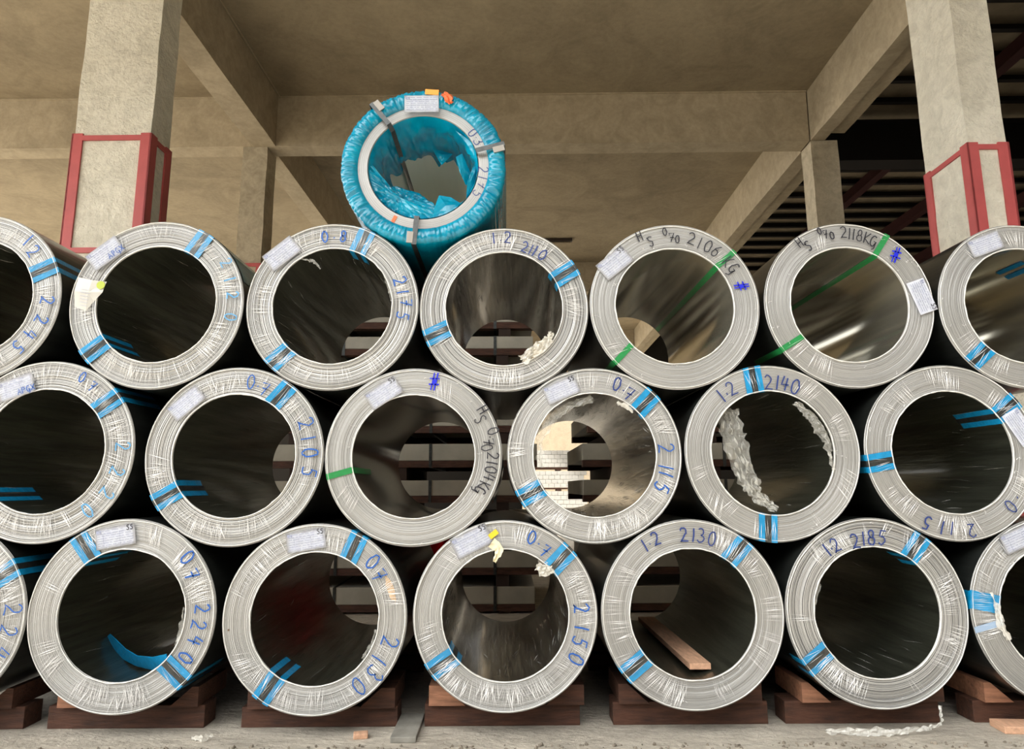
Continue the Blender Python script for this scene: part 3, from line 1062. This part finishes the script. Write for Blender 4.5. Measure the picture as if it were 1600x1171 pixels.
def face_pt(key, px, py, y=0.0):
    """Photo point on the face of a coil, in that coil's own frame (root at its base)."""
    p = on_y(px, py, y)
    r = ROOT[key].location
    return Vector((p.x - r.x, p.y - r.y, p.z - r.z))


# --- details belonging to single coils
# crumpled clear label with a lime dot on T1
p = face_pt('T1', 140, 458)
bm = bnew()
poly = [(124, 434), (146, 439), (168, 441), (162, 458), (148, 472), (136, 487), (118, 480), (118, 456)]
pts = [face_pt('T1', a, b) - p for a, b in poly]
cv = bm.verts.new((0, -.010, 0))
vs = [bm.verts.new((q.x, -.006 - .003 * (i % 2), q.z)) for i, q in enumerate(pts)]
for i in range(len(vs)):
    bm.faces.new((vs[i], vs[(i + 1) % len(vs)], cv))
cl = link('crumpled_label', bm, M['film_white'], ROOT['T1'], p)
bm = bnew()
bmesh.ops.create_cone(bm, segments=24, radius1=.018, radius2=.018, depth=.001, cap_ends=True, matrix=Matrix.Rotation(math.pi / 2, 4, 'X'))
q = face_pt('T1', 160, 447)
tag(link('dot_sticker', bm, M['lime'], cl, (q.x - p.x, -.012, q.z - p.z)), 'lime green round sticker')
bm = bnew()
for k in range(6):
    box(bm, -.035 + k * .003, .012, -.0125, -.0122, .008 - k * .014, .0095 - k * .014)
link('printed_lines', bm, M['print'], cl).rotation_euler = (0, math.radians(10), 0)

# yellow sticker on B3 and torn paper under it
p = face_pt('B3', 771, 835)
bm = bnew()
box(bm, -.020, .020, -.0075, -.0065, -.011, .011, .0003)
o = link('yellow_sticker', bm, M['yellow'], ROOT['B3'], p)
o.rotation_euler = (0, -math.radians(38), 0)
crumple('torn_paper', ROOT['B3'], (0, 0, 0), [face_pt('B3', 768, 848) + Vector((0, -.012, 0)), face_pt('B3', 779, 856) + Vector((0, -.012, 0)), face_pt('B3', 779, 866) + Vector((0, -.012, 0)), face_pt('B3', 772, 878) + Vector((0, -.010, 0))],
        [.045, .035, .03, .015], 3, simple('torn_cream_paper', (.75, .68, .48), .6), amp=.006, nseg=14, nw=4)
crumple('film_wad', ROOT['B3'], (0, 0, 0), [face_pt('B3', 838, 884) + Vector((0, -.012, 0)), face_pt('B3', 850, 892) + Vector((0, -.014, 0)), face_pt('B3', 864, 890) + Vector((0, -.012, 0))],
        [.035, .045, .03], 8, M['film_white'], amp=.012, nseg=20, nw=8)
crumple('film_wad', ROOT['T3'], (0, 0, 0), [face_pt('T3', 815, 563) + Vector((0, -.014, 0)), face_pt('T3', 838, 548) + Vector((0, -.016, 0)), face_pt('T3', 856, 533) + Vector((0, -.014, 0)), face_pt('T3', 862, 521) + Vector((0, -.010, 0))],
        [.04, .05, .045, .02], 12, M['film_white'], amp=.013, nseg=34, nw=10)
# loose film in M4: a hanging sheet and a roll along the rim
crumple('loose_film', ROOT['M4'], (0, 0, 0), [face_pt('M4', 1137, 640, .03), face_pt('M4', 1147, 690, .03), face_pt('M4', 1166, 745, .03), face_pt('M4', 1184, 777, .03), face_pt('M4', 1214, 797, .02)],
        [.095, .10, .09, .075, .06, .045, .035], 21, M['film'], amp=.018, nseg=60, nw=14)
crumple('rim_film_roll', ROOT['M4'], (0, 0, 0), [face_pt('M4', 1240, 630) + Vector((0, -.012, 0)), face_pt('M4', 1268, 655) + Vector((0, -.012, 0)), face_pt('M4', 1290, 690) + Vector((0, -.012, 0)), face_pt('M4', 1301, 734) + Vector((0, -.010, 0))],
        [.022, .04, .045, .03, .014], 31, M['film'], amp=.010, nseg=60, nw=8)
crumple('rim_film_roll', ROOT['M3'], (0, 0, 0), [face_pt('M3', 845, 730, .02), face_pt('M3', 843, 690, .02), face_pt('M3', 862, 655, .02), face_pt('M3', 890, 634, .02), face_pt('M3', 925, 624, .02)],
        [.02, .03, .035, .03], 41, M['film'], amp=.012, nseg=60, nw=8)
crumple('rim_film_roll', ROOT['M3'], (0, 0, 0), [face_pt('M3', 963, 630) + Vector((0, -.010, 0)), face_pt('M3', 975, 634) + Vector((0, -.012, 0)), face_pt('M3', 988, 644) + Vector((0, -.010, 0))],
        [.015, .025, .015], 44, M['film_white'], amp=.008, nseg=16, nw=6)
for k, (key, pp) in enumerate((('T2', [(598, 425), (606, 445), (611, 470)]), ('B1', [(286, 950), (281, 985), (268, 1025)]), ('B2', [(587, 985), (580, 1010), (565, 1030)]), ('T2', [(470, 404), (490, 408), (500, 420)]),
                              ('B5', [(1271, 905), (1282, 915), (1274, 945)]))):
    crumple('rim_film_roll', ROOT[key], (0, 0, 0), [face_pt(key, a, b) + Vector((0, .004, 0)) for a, b in pp], [.006, .014, .008], 50 + k, M['film'], amp=.006, nseg=24, nw=4)
crumple('torn_film', ROOT['B6'], (0, 0, 0), [face_pt('B6', 1545, 925) + Vector((0, -.012, 0)), face_pt('B6', 1555, 950) + Vector((0, -.012, 0)), face_pt('B6', 1560, 975) + Vector((0, -.012, 0)), face_pt('B6', 1575, 1000) + Vector((0, -.012, 0))],
        [.01, .025, .03, .02], 61, M['film_white'], amp=.008, nseg=30, nw=6)


# blue ribbon in the eye of B1 (the loose end of a strap protector)
def ribbon(name, parent, cps, w, t, m, label=None):
    bm = bnew()
    rows = []
    n = 20
    for i in range(n + 1):
        u = i / n * (len(cps) - 1)
        k = min(int(u), len(cps) - 2)
        f = u - k
        p = cps[k][0].lerp(cps[k + 1][0], f)
        s = cps[k][1].lerp(cps[k + 1][1], f).normalized()
        nn = (cps[min(k + 1, len(cps) - 1)][0] - cps[k][0]).cross(s).normalized()
        rows.append([bm.verts.new(p + s * w / 2 + nn * t), bm.verts.new(p - s * w / 2 + nn * t), bm.verts.new(p - s * w / 2 - nn * t), bm.verts.new(p + s * w / 2 - nn * t)])
    for a, b in zip(rows, rows[1:]):
        for j in range(4):
            bm.faces.new((a[j], a[(j + 1) % 4], b[(j + 1) % 4], b[j]))
    bm.faces.new(rows[0][::-1])
    bm.faces.new(rows[-1])
    o = link(name, bm, m, parent)
    if label:
        o['label'] = label
    return o


sd = Vector((.55, .35, .85))
ribbon('loose_ribbon', ROOT['B1'], [(face_pt('B1', 165, 998, .30), Vector((.45, -.3, .35))), (face_pt('B1', 190, 1020, .25), Vector((.45, -.4, .35))), (face_pt('B1', 213, 1033, .18), Vector((.3, -.5, .45))),
                                     (face_pt('B1', 240, 1038, .10), Vector((.1, -.5, .6))), (face_pt('B1', 262, 1037, .02), Vector((.0, -.3, .7)))], .085, .0015, M['tape'], 'loose blue ribbon curling into the eye')
# blue patch deep inside T6's and T1's bore
for key, th, y0, y1, w in (('T6', 30, .10, .26, .022),):
    x, z, R, ri = COILS[key]
    bm = bnew()
    for s in (-1, 1):
        t0 = math.radians(th + s * 5)
        a = Vector((math.sin(t0), 0, math.cos(t0))) * (ri - .004)
        tn = Vector((math.cos(t0), 0, -math.sin(t0))) * .012
        vs = [bm.verts.new(a + tn * i + Vector((0, yy, 0))) for i, yy in ((-1, y0), (1, y0), (1, y1), (-1, y1))]
        bm.faces.new(vs)
    bmesh.ops.solidify(bm, geom=list(bm.faces), thickness=.001)
    link('strap_protector', bm, M['tape'], ROOT[key], (0, 0, R))
# greenish blue film over the upper right flank of T1
x, z, R, ri = COILS['T1']
bm = bnew()
rows = []
for i in range(15):
    row = []
    for k in range(31):
        th = 36 + 38 * k / 30
        rr_ = R + .0022 + .0016 * noise.noise(Vector((th * .5, i * .8, 2)))
        q = P(rr_, th, .02 + i * .08)
        row.append(bm.verts.new(q))
    rows.append(row)
for a, b in zip(rows, rows[1:]):
    for k in range(30):
        bm.faces.new((a[k], a[k + 1], b[k + 1], b[k]))
tag(link('flank_film', bm, simple('teal_film', (.03, .14, .16), .3, coat=.5, nscale=20, var=.5), ROOT['T1'], (0, 0, R), smooth=True), 'dark teal film on the flank')
# rusty patches on B2's face, stains of their own shape
for (px, py, a, b, rr) in ((610, 920, .035, .075, 20), (357, 985, .010, .006, 0)):
    p = face_pt('B2', px, py)
    bm = bnew()
    vs = []
    for k in range(22):
        t = 2 * math.pi * k / 22
        q = 1 + .35 * noise.noise(Vector((math.cos(t) * 2, math.sin(t) * 2, px)))
        vs.append(bm.verts.new((a * q * math.cos(t) * .4, -.0012, b * q * math.sin(t) * .7)))
    bm.faces.new(vs)
    o = link('rust_patch', bm, simple('rust_stain', (.55, .40, .26) if a > .02 else (.12, .07, .04), .6, nscale=30, var=.3), ROOT['B2'], p)
    o.rotation_euler = (0, math.radians(-rr), 0)


# ------------------------------------------------------------------ the blue-wrapped coil on top
def blue_coil():
    x, z, R = -.375, 2.392, .375
    y0 = 0.0
    ri, rr = .249, .294
    rnd = random.Random(5)
    R = .3725
    rt = root('wrapped_coil', (x, y0, z - R), 'steel coil in crinkled turquoise blue film, alone on top of the stack', 'steel coil')
    bm = lathe([(ri, .006, 0), (ri + .003, .002, 0), (rr + .01, .002, 0), (R - .008, .004, 0), (R - .008, L - .004, 0), (ri + .003, L, 0), (ri, L - .004, 0), (ri, .006, 1)])
    link('wound_sheet', bm, [EDGE[2], mat_streak('bore_pale_steel', (.86, .87, .76), .35, .03, 3, metal=.1, coat=.3, var=.08)], rt, (0, 0, R))
    # film: crinkled annulus and barrel
    bm = bnew()
    nt_, rows = 420, []
    prof = [(rr + .000, -.001, .2), (rr + .006, -.010, .8), (rr + .020, -.015, 1.2), (rr + .035, -.017, 1.5), (rr + .05, -.016, 1.5), (R - .015, -.013, 1.3), (R - .004, -.006, 1.1), (R - .001, .006, 1), (R, .03, 1), (R, .2, .9), (R, .5, .8), (R, .85, .8), (R, L, .8)]
    for i, (r, y, a) in enumerate(prof):
        row = []
        for k in range(nt_):
            t = 2 * math.pi * k / nt_
            ts = t + (i - 4) * .02 * noise.noise(Vector((math.cos(t) * 4, math.sin(t) * 4, 1)))
            fold = (1 - 2.6 * abs(noise.noise(Vector((math.cos(ts) * 24, math.sin(ts) * 24, i * .12))))) + .5 * (1 - 2.6 * abs(noise.noise(Vector((math.cos(ts) * 55, math.sin(ts) * 55, 3 + i * .2)))))
            dr = (noise.noise(Vector((math.cos(t) * 3, math.sin(t) * 3, 7))) * .004 - .003 if i > 4 else 0) + (fold * .0025 if i > 6 else 0)
            row.append(bm.verts.new(((r + dr) * math.sin(t), y - (fold * .0055 * a if i < 8 else 0) + .003, (r + dr) * math.cos(t))))
        rows.append(row)
    for a, b in zip(rows, rows[1:]):
        for k in range(nt_):
            bm.faces.new((a[k], a[(k + 1) % nt_], b[(k + 1) % nt_], b[k]))
    link('blue_film', bm, M['blue_film'], rt, (0, 0, R), smooth=True)
    # lining inside the bore with a ragged inner end
    bm = bnew()
    rows = []
    nk = 200
    for i in range(17):
        row = []
        for k in range(nk):
            t = 2 * math.pi * k / nk
            end = .34 + .16 * noise.noise(Vector((math.cos(t) * 2.2, math.sin(t) * 2.2, 11))) + .10 * noise.noise(Vector((math.cos(t) * 6, math.sin(t) * 6, 2)))
            deg = math.degrees(t) % 360
            if 160 < deg < 290:
                end += .34 * math.sin(math.radians((deg - 160) / 130 * 180))
            if 60 < deg < 150:
                end -= .10
            y = .004 + (end) * i / 16
            f = noise.noise(Vector((math.cos(t) * 5, math.sin(t) * 5, y * 9))) + .6 * noise.noise(Vector((math.cos(t) * 12, math.sin(t) * 12, y * 16 + 4)))
            sag = .018 * (1 + f) * min(1, i / 3) + ((.05 * max(0, math.sin(i / 16 * math.pi)) * math.sin(math.radians((deg - 150) / 120 * 180))) if 150 < deg < 270 else 0)
            r = ri - .003 - max(0, sag)
            row.append(bm.verts.new((r * math.sin(t), y, r * math.cos(t))))
        rows.append(row)
    for a, b in zip(rows, rows[1:]):
        for k in range(nk):
            bm.faces.new((a[k], a[(k + 1) % nk], b[(k + 1) % nk], b[k]))
    link('film_lining', bm, M['blue_film'], rt, (0, 0, R), smooth=True)

    def fp(px, py, y=0.0):
        q = on_y(px, py, y)
        return Vector((q.x - x, y, q.z - z))
    # angular flaps of film standing in the eye
    for i, poly in enumerate((
            [(686, 305, .06), (672, 343, .02), (700, 341, .01), (722, 318, .03), (704, 308, .06)],
            [(712, 245, .02), (722, 240, .05), (737, 275, .05), (728, 290, .02), (718, 268, .0)],
            [(738, 262, .02), (746, 258, .03), (738, 300, .03), (728, 315, .02), (730, 285, .0)],
            [(712, 204, .02), (722, 215, .04), (730, 240, .05), (742, 245, .02), (738, 222, .0)],
            [(675, 232, .20), (708, 240, .20), (690, 258, .18)],
            [(577, 252, .02), (590, 268, .10), (597, 290, .12), (622, 291, .13), (655, 302, .13), (678, 318, .10), (684, 332, .03), (672, 346, .008), (655, 349, .008), (636, 346, .008), (616, 339, .008), (597, 324, .008), (584, 304, .008), (577, 280, .008)])):
        pts = [fp(a, b, c) for a, b, c in poly]
        cen = sum(pts, Vector()) / len(pts) + Vector((0, -.012, 0))
        bm = bnew()
        c = bm.verts.new(cen)
        vs = [bm.verts.new(p) for p in pts]
        for k in range(len(vs)):
            bm.faces.new((vs[k], vs[(k + 1) % len(vs)], c))
        bmesh.ops.subdivide_edges(bm, edges=list(bm.edges), cuts=9 if i == 5 else 4, use_grid_fill=True)
        for v in bm.verts:
            q_ = v.co * 28
            v.co.y += (abs(noise.noise(Vector((q_.x * .5 + q_.z, q_.z * .35, i)))) + .5 * abs(noise.noise(q_ * 2))) * (.030 if i == 5 else .008)
        bmesh.ops.solidify(bm, geom=list(bm.faces), thickness=.001)
        link('film_flap', bm, M['blue_film'], rt, (0, 0, R))
    # grey steel straps
    for (px, py, bo) in ((596, 183, .9), (774, 232, .02), (649, 372, .02)):
        q = fp(px, py)
        th = math.degrees(math.atan2(q.x, q.z))
        bm = bnew()
        band(bm, ri, R + .004, th, .011, .002, y=-.022, bore=bo, outer=0 if pressed('W', th) else 1.0, off_in=.022 if bo > .1 else None)
        link('strap', bm, M['strap'], rt, (0, 0, R))
        bm = bnew()
        d = P(R - .025, th + 3.2, -.034)
        box(bm, -.014, .014, -.003, .003, -.026, .026, .001)
        o = link('strap_buckle', bm, M['buckle'], rt, (d.x, d.y + .008, d.z + R))
        o.rotation_euler = (0, math.radians(th), 0)
    # label, stickers, writing
    q = fp(660, 168)
    paper(rt, R, 660, 168, 1, .155, .082, '', rnd, yoff=-.030, local=(q.x, q.z + R))
    q = fp(676, 150)
    bm = bnew()
    box(bm, -.031, .031, -.001, .001, -.013, .013, .0004)
    tag(link('sticker', bm, M['orange'], rt, (q.x, -.030, q.z + R)), 'orange sticker').rotation_euler = (0, math.radians(4), 0)
    crumple('red_sticker', rt, (0, 0, R), [fp(693, 152) + Vector((0, -.030, 0)), fp(702, 160) + Vector((0, -.030, 0)), fp(706, 168) + Vector((0, -.028, 0))], [.03, .04, .02], 3, M['red_mark'], amp=.01, nseg=10, nw=5)
    bm = bnew()
    for ch, px, py, h in (('0', 739, 207, .046), ('.', 745, 214, .04), ('3', 748, 221, .046), ('2', 755, 265, .048), ('1', 755, 278, .048), ('7', 754, 290, .048), ('5', 746, 303, .046)):
        q = fp(px, py)
        glyph(bm, ch, q.x, q.z, h, math.degrees(math.atan2(q.x, q.z)), .0036, .0012, rnd)
    link('marker_writing', bm, M['navy_ink'], rt, (0, 0, R))
    q = fp(615, 344)
    bm = bnew()
    box(bm, -.008, .008, -.001, .001, -.022, .022)
    o = link('paint_mark', bm, M['red_mark'], rt, (q.x, .001, q.z + R))
    o.rotation_euler = (0, math.radians(math.degrees(math.atan2(q.x, q.z)) + 0), 0)
    return rt


blue_coil()

# ------------------------------------------------------------------ timber under and in the coils
for key in ('B0', 'B1', 'B2', 'B3', 'B4', 'B5', 'B6'):
    x, z, R, ri = COILS[key]
    rnd = random.Random(key)
    zb = z - R
    lab = {'B0': 'brown timber cradle under the cut-off coil at the left edge', 'B1': 'brown timber cradle under the coil with the loose blue ribbon', 'B2': 'brown timber cradle under the rust-patched coil',
           'B3': 'brown timber cradle under the coil with the yellow sticker', 'B4': 'brown timber cradle under the coil holding a plank', 'B5': 'brown timber cradle behind the long twisted film scrap',
           'B6': 'brown timber cradle under the coil with the broad blue band'}[key]
    rt = root('timber_cradle', (x, .2, 0), lab, 'timber cradle', 'timber cradles under the bottom coils')
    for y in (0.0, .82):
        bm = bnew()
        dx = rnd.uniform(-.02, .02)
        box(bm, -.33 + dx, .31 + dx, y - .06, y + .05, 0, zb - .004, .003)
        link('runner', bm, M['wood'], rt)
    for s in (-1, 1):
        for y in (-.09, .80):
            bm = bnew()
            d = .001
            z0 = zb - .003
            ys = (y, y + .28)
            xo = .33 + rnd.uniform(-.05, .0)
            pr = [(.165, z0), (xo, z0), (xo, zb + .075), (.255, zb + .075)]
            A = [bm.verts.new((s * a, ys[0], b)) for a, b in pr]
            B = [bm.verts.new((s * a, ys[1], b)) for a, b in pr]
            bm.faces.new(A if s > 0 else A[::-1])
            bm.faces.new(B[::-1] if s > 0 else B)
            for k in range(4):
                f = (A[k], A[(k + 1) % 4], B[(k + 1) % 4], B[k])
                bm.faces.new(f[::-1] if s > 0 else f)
            link('chock', bm, M['wood'] if (s > 0 or key in ('B2', 'B4')) else simple('lit_tone_timber', (.36, .17, .10), .75, nscale=9, var=.4, bmp=.4, scale=(1, 6, 6)), rt)  # left chocks coloured lighter for the light that falls on them

# plank in the eye of B4
bm = bnew()
box(bm, -.044, .044, 0, 1.0, 0, .024, .002)
o = link('timber_plank', bm, M['wood_pale'], None, (.786, .08, .229))
o.rotation_euler = (0, 0, math.radians(1.0))
tag(o, 'short pale sawn plank lying in the eye of a bottom-row coil', 'plank')

# litter on the floor
bm = bnew()
box(bm, -.028, .028, -.02, .02, 0, .02, .004)
o = tag(link('timber_offcut', bm, M['wood_pale'], None, (-.58, .02, 0)), 'small splintered wood offcut on the floor below the rusty coil', 'wood offcut')
o.rotation_euler = (0, 0, .2)
bm = bnew()
box(bm, -.05, .05, -.14, .14, 0, .022, .004)
tag(link('grey_block', bm, simple('grey_weathered_wood', (.25, .24, .21), .8, nscale=14), None, (-.405, .10, 0)), 'grey weathered board end on the floor between the two middle cradles', 'board')
bm = bnew()
box(bm, -.10, .10, -.05, .05, 0, .028, .004)
o = tag(link('timber_offcut', bm, M['wood_pale'], None, (2.06, .05, 0)), 'flat torn wood offcut on the floor by the right-hand cradle', 'wood offcut')
o.rotation_euler = (0, 0, -.08)
bm = bnew()
vs = [bm.verts.new(v) for v in ((0, 0, .002), (.10, -.03, .002), (.085, .02, .03), (.01, .03, .034))]
bm.faces.new(vs)
bmesh.ops.solidify(bm, geom=list(bm.faces), thickness=.0008)
tag(link('paper_scrap', bm, M['paper'], None, (2.12, -.03, 0)), 'white paper scrap leaning by the torn wood offcut', 'paper scrap')
o = crumple('film_scrap', None, (1.25, .02, .012), [(0, 0, 0), (.12, -.02, .006), (.24, -.03, .004), (.36, -.02, .01), (.46, .0, .02), (.47, .0, .09)], [.02, .03, .02, .015, .006], 71, M['film_mid'], amp=.010, nseg=70, nw=4)
tag(o, 'long twisted clear film scrap on the floor before the last full coil', 'film scrap')
o = crumple('film_scrap', None, (-.40 - .83, .0, .01), [(0, 0, 0), (.05, -.02, .004), (.08, 0, .012)], [.015, .02, .01], 75, M['film_white'], amp=.008, nseg=20, nw=4)
tag(o, 'small white film scrap on the floor between the ribbon coil and the rusty coil', 'film scrap')
bm = bnew()
rnd = random.Random(9)
for _ in range(420):
    px_ = rnd.uniform(-2.4, 2.5)
    py_ = rnd.uniform(-.30, -.13) if rnd.random() < .35 else rnd.uniform(-.13, -.07)
    s = rnd.uniform(.002, .008)
    r = bmesh.ops.create_icosphere(bm, subdivisions=1, radius=s, matrix=Matrix.Translation((px_, py_, s * .4)))
    for v in r['verts']:
        v.co += Vector((rnd.gauss(0, s * .3), rnd.gauss(0, s * .3), rnd.gauss(0, s * .15)))
tag(link('floor_debris', bm, simple('grit', (.22, .19, .15), .9, nscale=30, var=.5)), 'fine grit and splinters along the foot of the coils', 'debris', kind='stuff')

# red tarpaulin seen between the coils
bm = bnew()
g = []
for i in range(19):
    row = []
    for j in range(13):
        xx = -.78 + i * .022
        zz = .002 + j * .062
        row.append(bm.verts.new((xx, 1.72 + .05 * noise.noise(Vector((xx * 9, zz * 9, 0))) + .04 * math.sin(xx * 40), zz)))
    g.append(row)
for i in range(18):
    for j in range(12):
        bm.faces.new((g[i][j], g[i + 1][j], g[i + 1][j + 1], g[i][j + 1]))
bmesh.ops.solidify(bm, geom=list(bm.faces), thickness=.003)
tag(link('tarpaulin', bm, M['tarp']), 'crumpled red tarpaulin seen in the gap between three coils', 'tarpaulin')

# ------------------------------------------------------------------ packs of sheet metal behind
ROWS = [(.072, .201), (.346, .472), (.62, .75), (.903, 1.024), (1.181, 1.314), (1.46, 1.605), (1.77, 1.90), (2.10, 2.203), (2.325, 2.40)]
NAMES = ['lowest', 'second lowest', 'third', 'fourth', 'fifth', 'sixth', 'seventh', 'eighth', 'topmost']


def packs(x0, x1, y0, depth, rows, side, straps):
    rnd = random.Random(int(x0 * 100))
    for i, (z0, z1) in enumerate(rows):
        j0, j1 = rnd.uniform(-.03, .03), rnd.uniform(-.02, .02)
        ext_ = .19 if (i >= 6 and side == 'left') else 0
        r = root('sheet_pack', ((x0 + x1) / 2, y0, z0 - .065), '%s sheet pack with brown bearers in the %s pile behind the coils' % (NAMES[i], side), 'sheet pack', 'piled sheet packs behind the coils')
        hw = (x1 - x0) / 2
        bm = bnew()
        box(bm, -hw + j0, hw + j1 + ext_, 0, depth, .065, .065 + z1 - z0, .006)
        link('wrapped_bundle', bm, M['pack'], r)
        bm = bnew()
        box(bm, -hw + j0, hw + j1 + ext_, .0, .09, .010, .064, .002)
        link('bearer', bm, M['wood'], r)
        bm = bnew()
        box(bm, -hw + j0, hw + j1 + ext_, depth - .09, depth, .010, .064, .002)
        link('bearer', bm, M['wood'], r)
        for sx in straps:
            bm = bnew()
            a = sx - (x0 + x1) / 2
            box(bm, a - .012, a + .012, -.003, depth + .003, .009, .0665 + z1 - z0)
            link('strap', bm, M['strap'], r)
        prev = rows[i - 1][1] if i else 0
        gap = z0 - .065 + .01 - prev - .0025
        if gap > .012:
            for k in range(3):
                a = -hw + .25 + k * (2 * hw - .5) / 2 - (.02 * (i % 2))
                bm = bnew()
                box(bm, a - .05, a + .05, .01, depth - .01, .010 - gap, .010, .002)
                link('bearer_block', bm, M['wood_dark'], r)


packs(-1.95, .23, 2.6, 1.39, ROWS, 'long left', (-1.35, -.62, -.10))
packs(.63, 2.7, 2.6, 1.39, ROWS[:6], 'short right', (.95, 1.75))


# white block pallets far behind
for i, (z0, z1) in enumerate(((.08, .44), (.512, .88), (.952, 1.30), (1.38, 1.74))):
    r = root('block_pallet', (.50, 11.5, z0 - .07), ['lowest', 'second', 'third', 'topmost'][i] + ' pallet of white blocks in the pile by the far wall', 'block pallet', 'pallets of white blocks')
    bm = bnew()
    for cxi in range(9):
        for rz_ in range(4):
            off = .06 if rz_ % 2 else 0
            h = (z1 - z0) / 4
            xx = .0 + cxi * .125 + off
            box(bm, xx + .002, xx + .122, 0, .5, .07 + rz_ * h + .003, .07 + (rz_ + 1) * h - .003, .004)
    link('block_layers', bm, M['block'], r)
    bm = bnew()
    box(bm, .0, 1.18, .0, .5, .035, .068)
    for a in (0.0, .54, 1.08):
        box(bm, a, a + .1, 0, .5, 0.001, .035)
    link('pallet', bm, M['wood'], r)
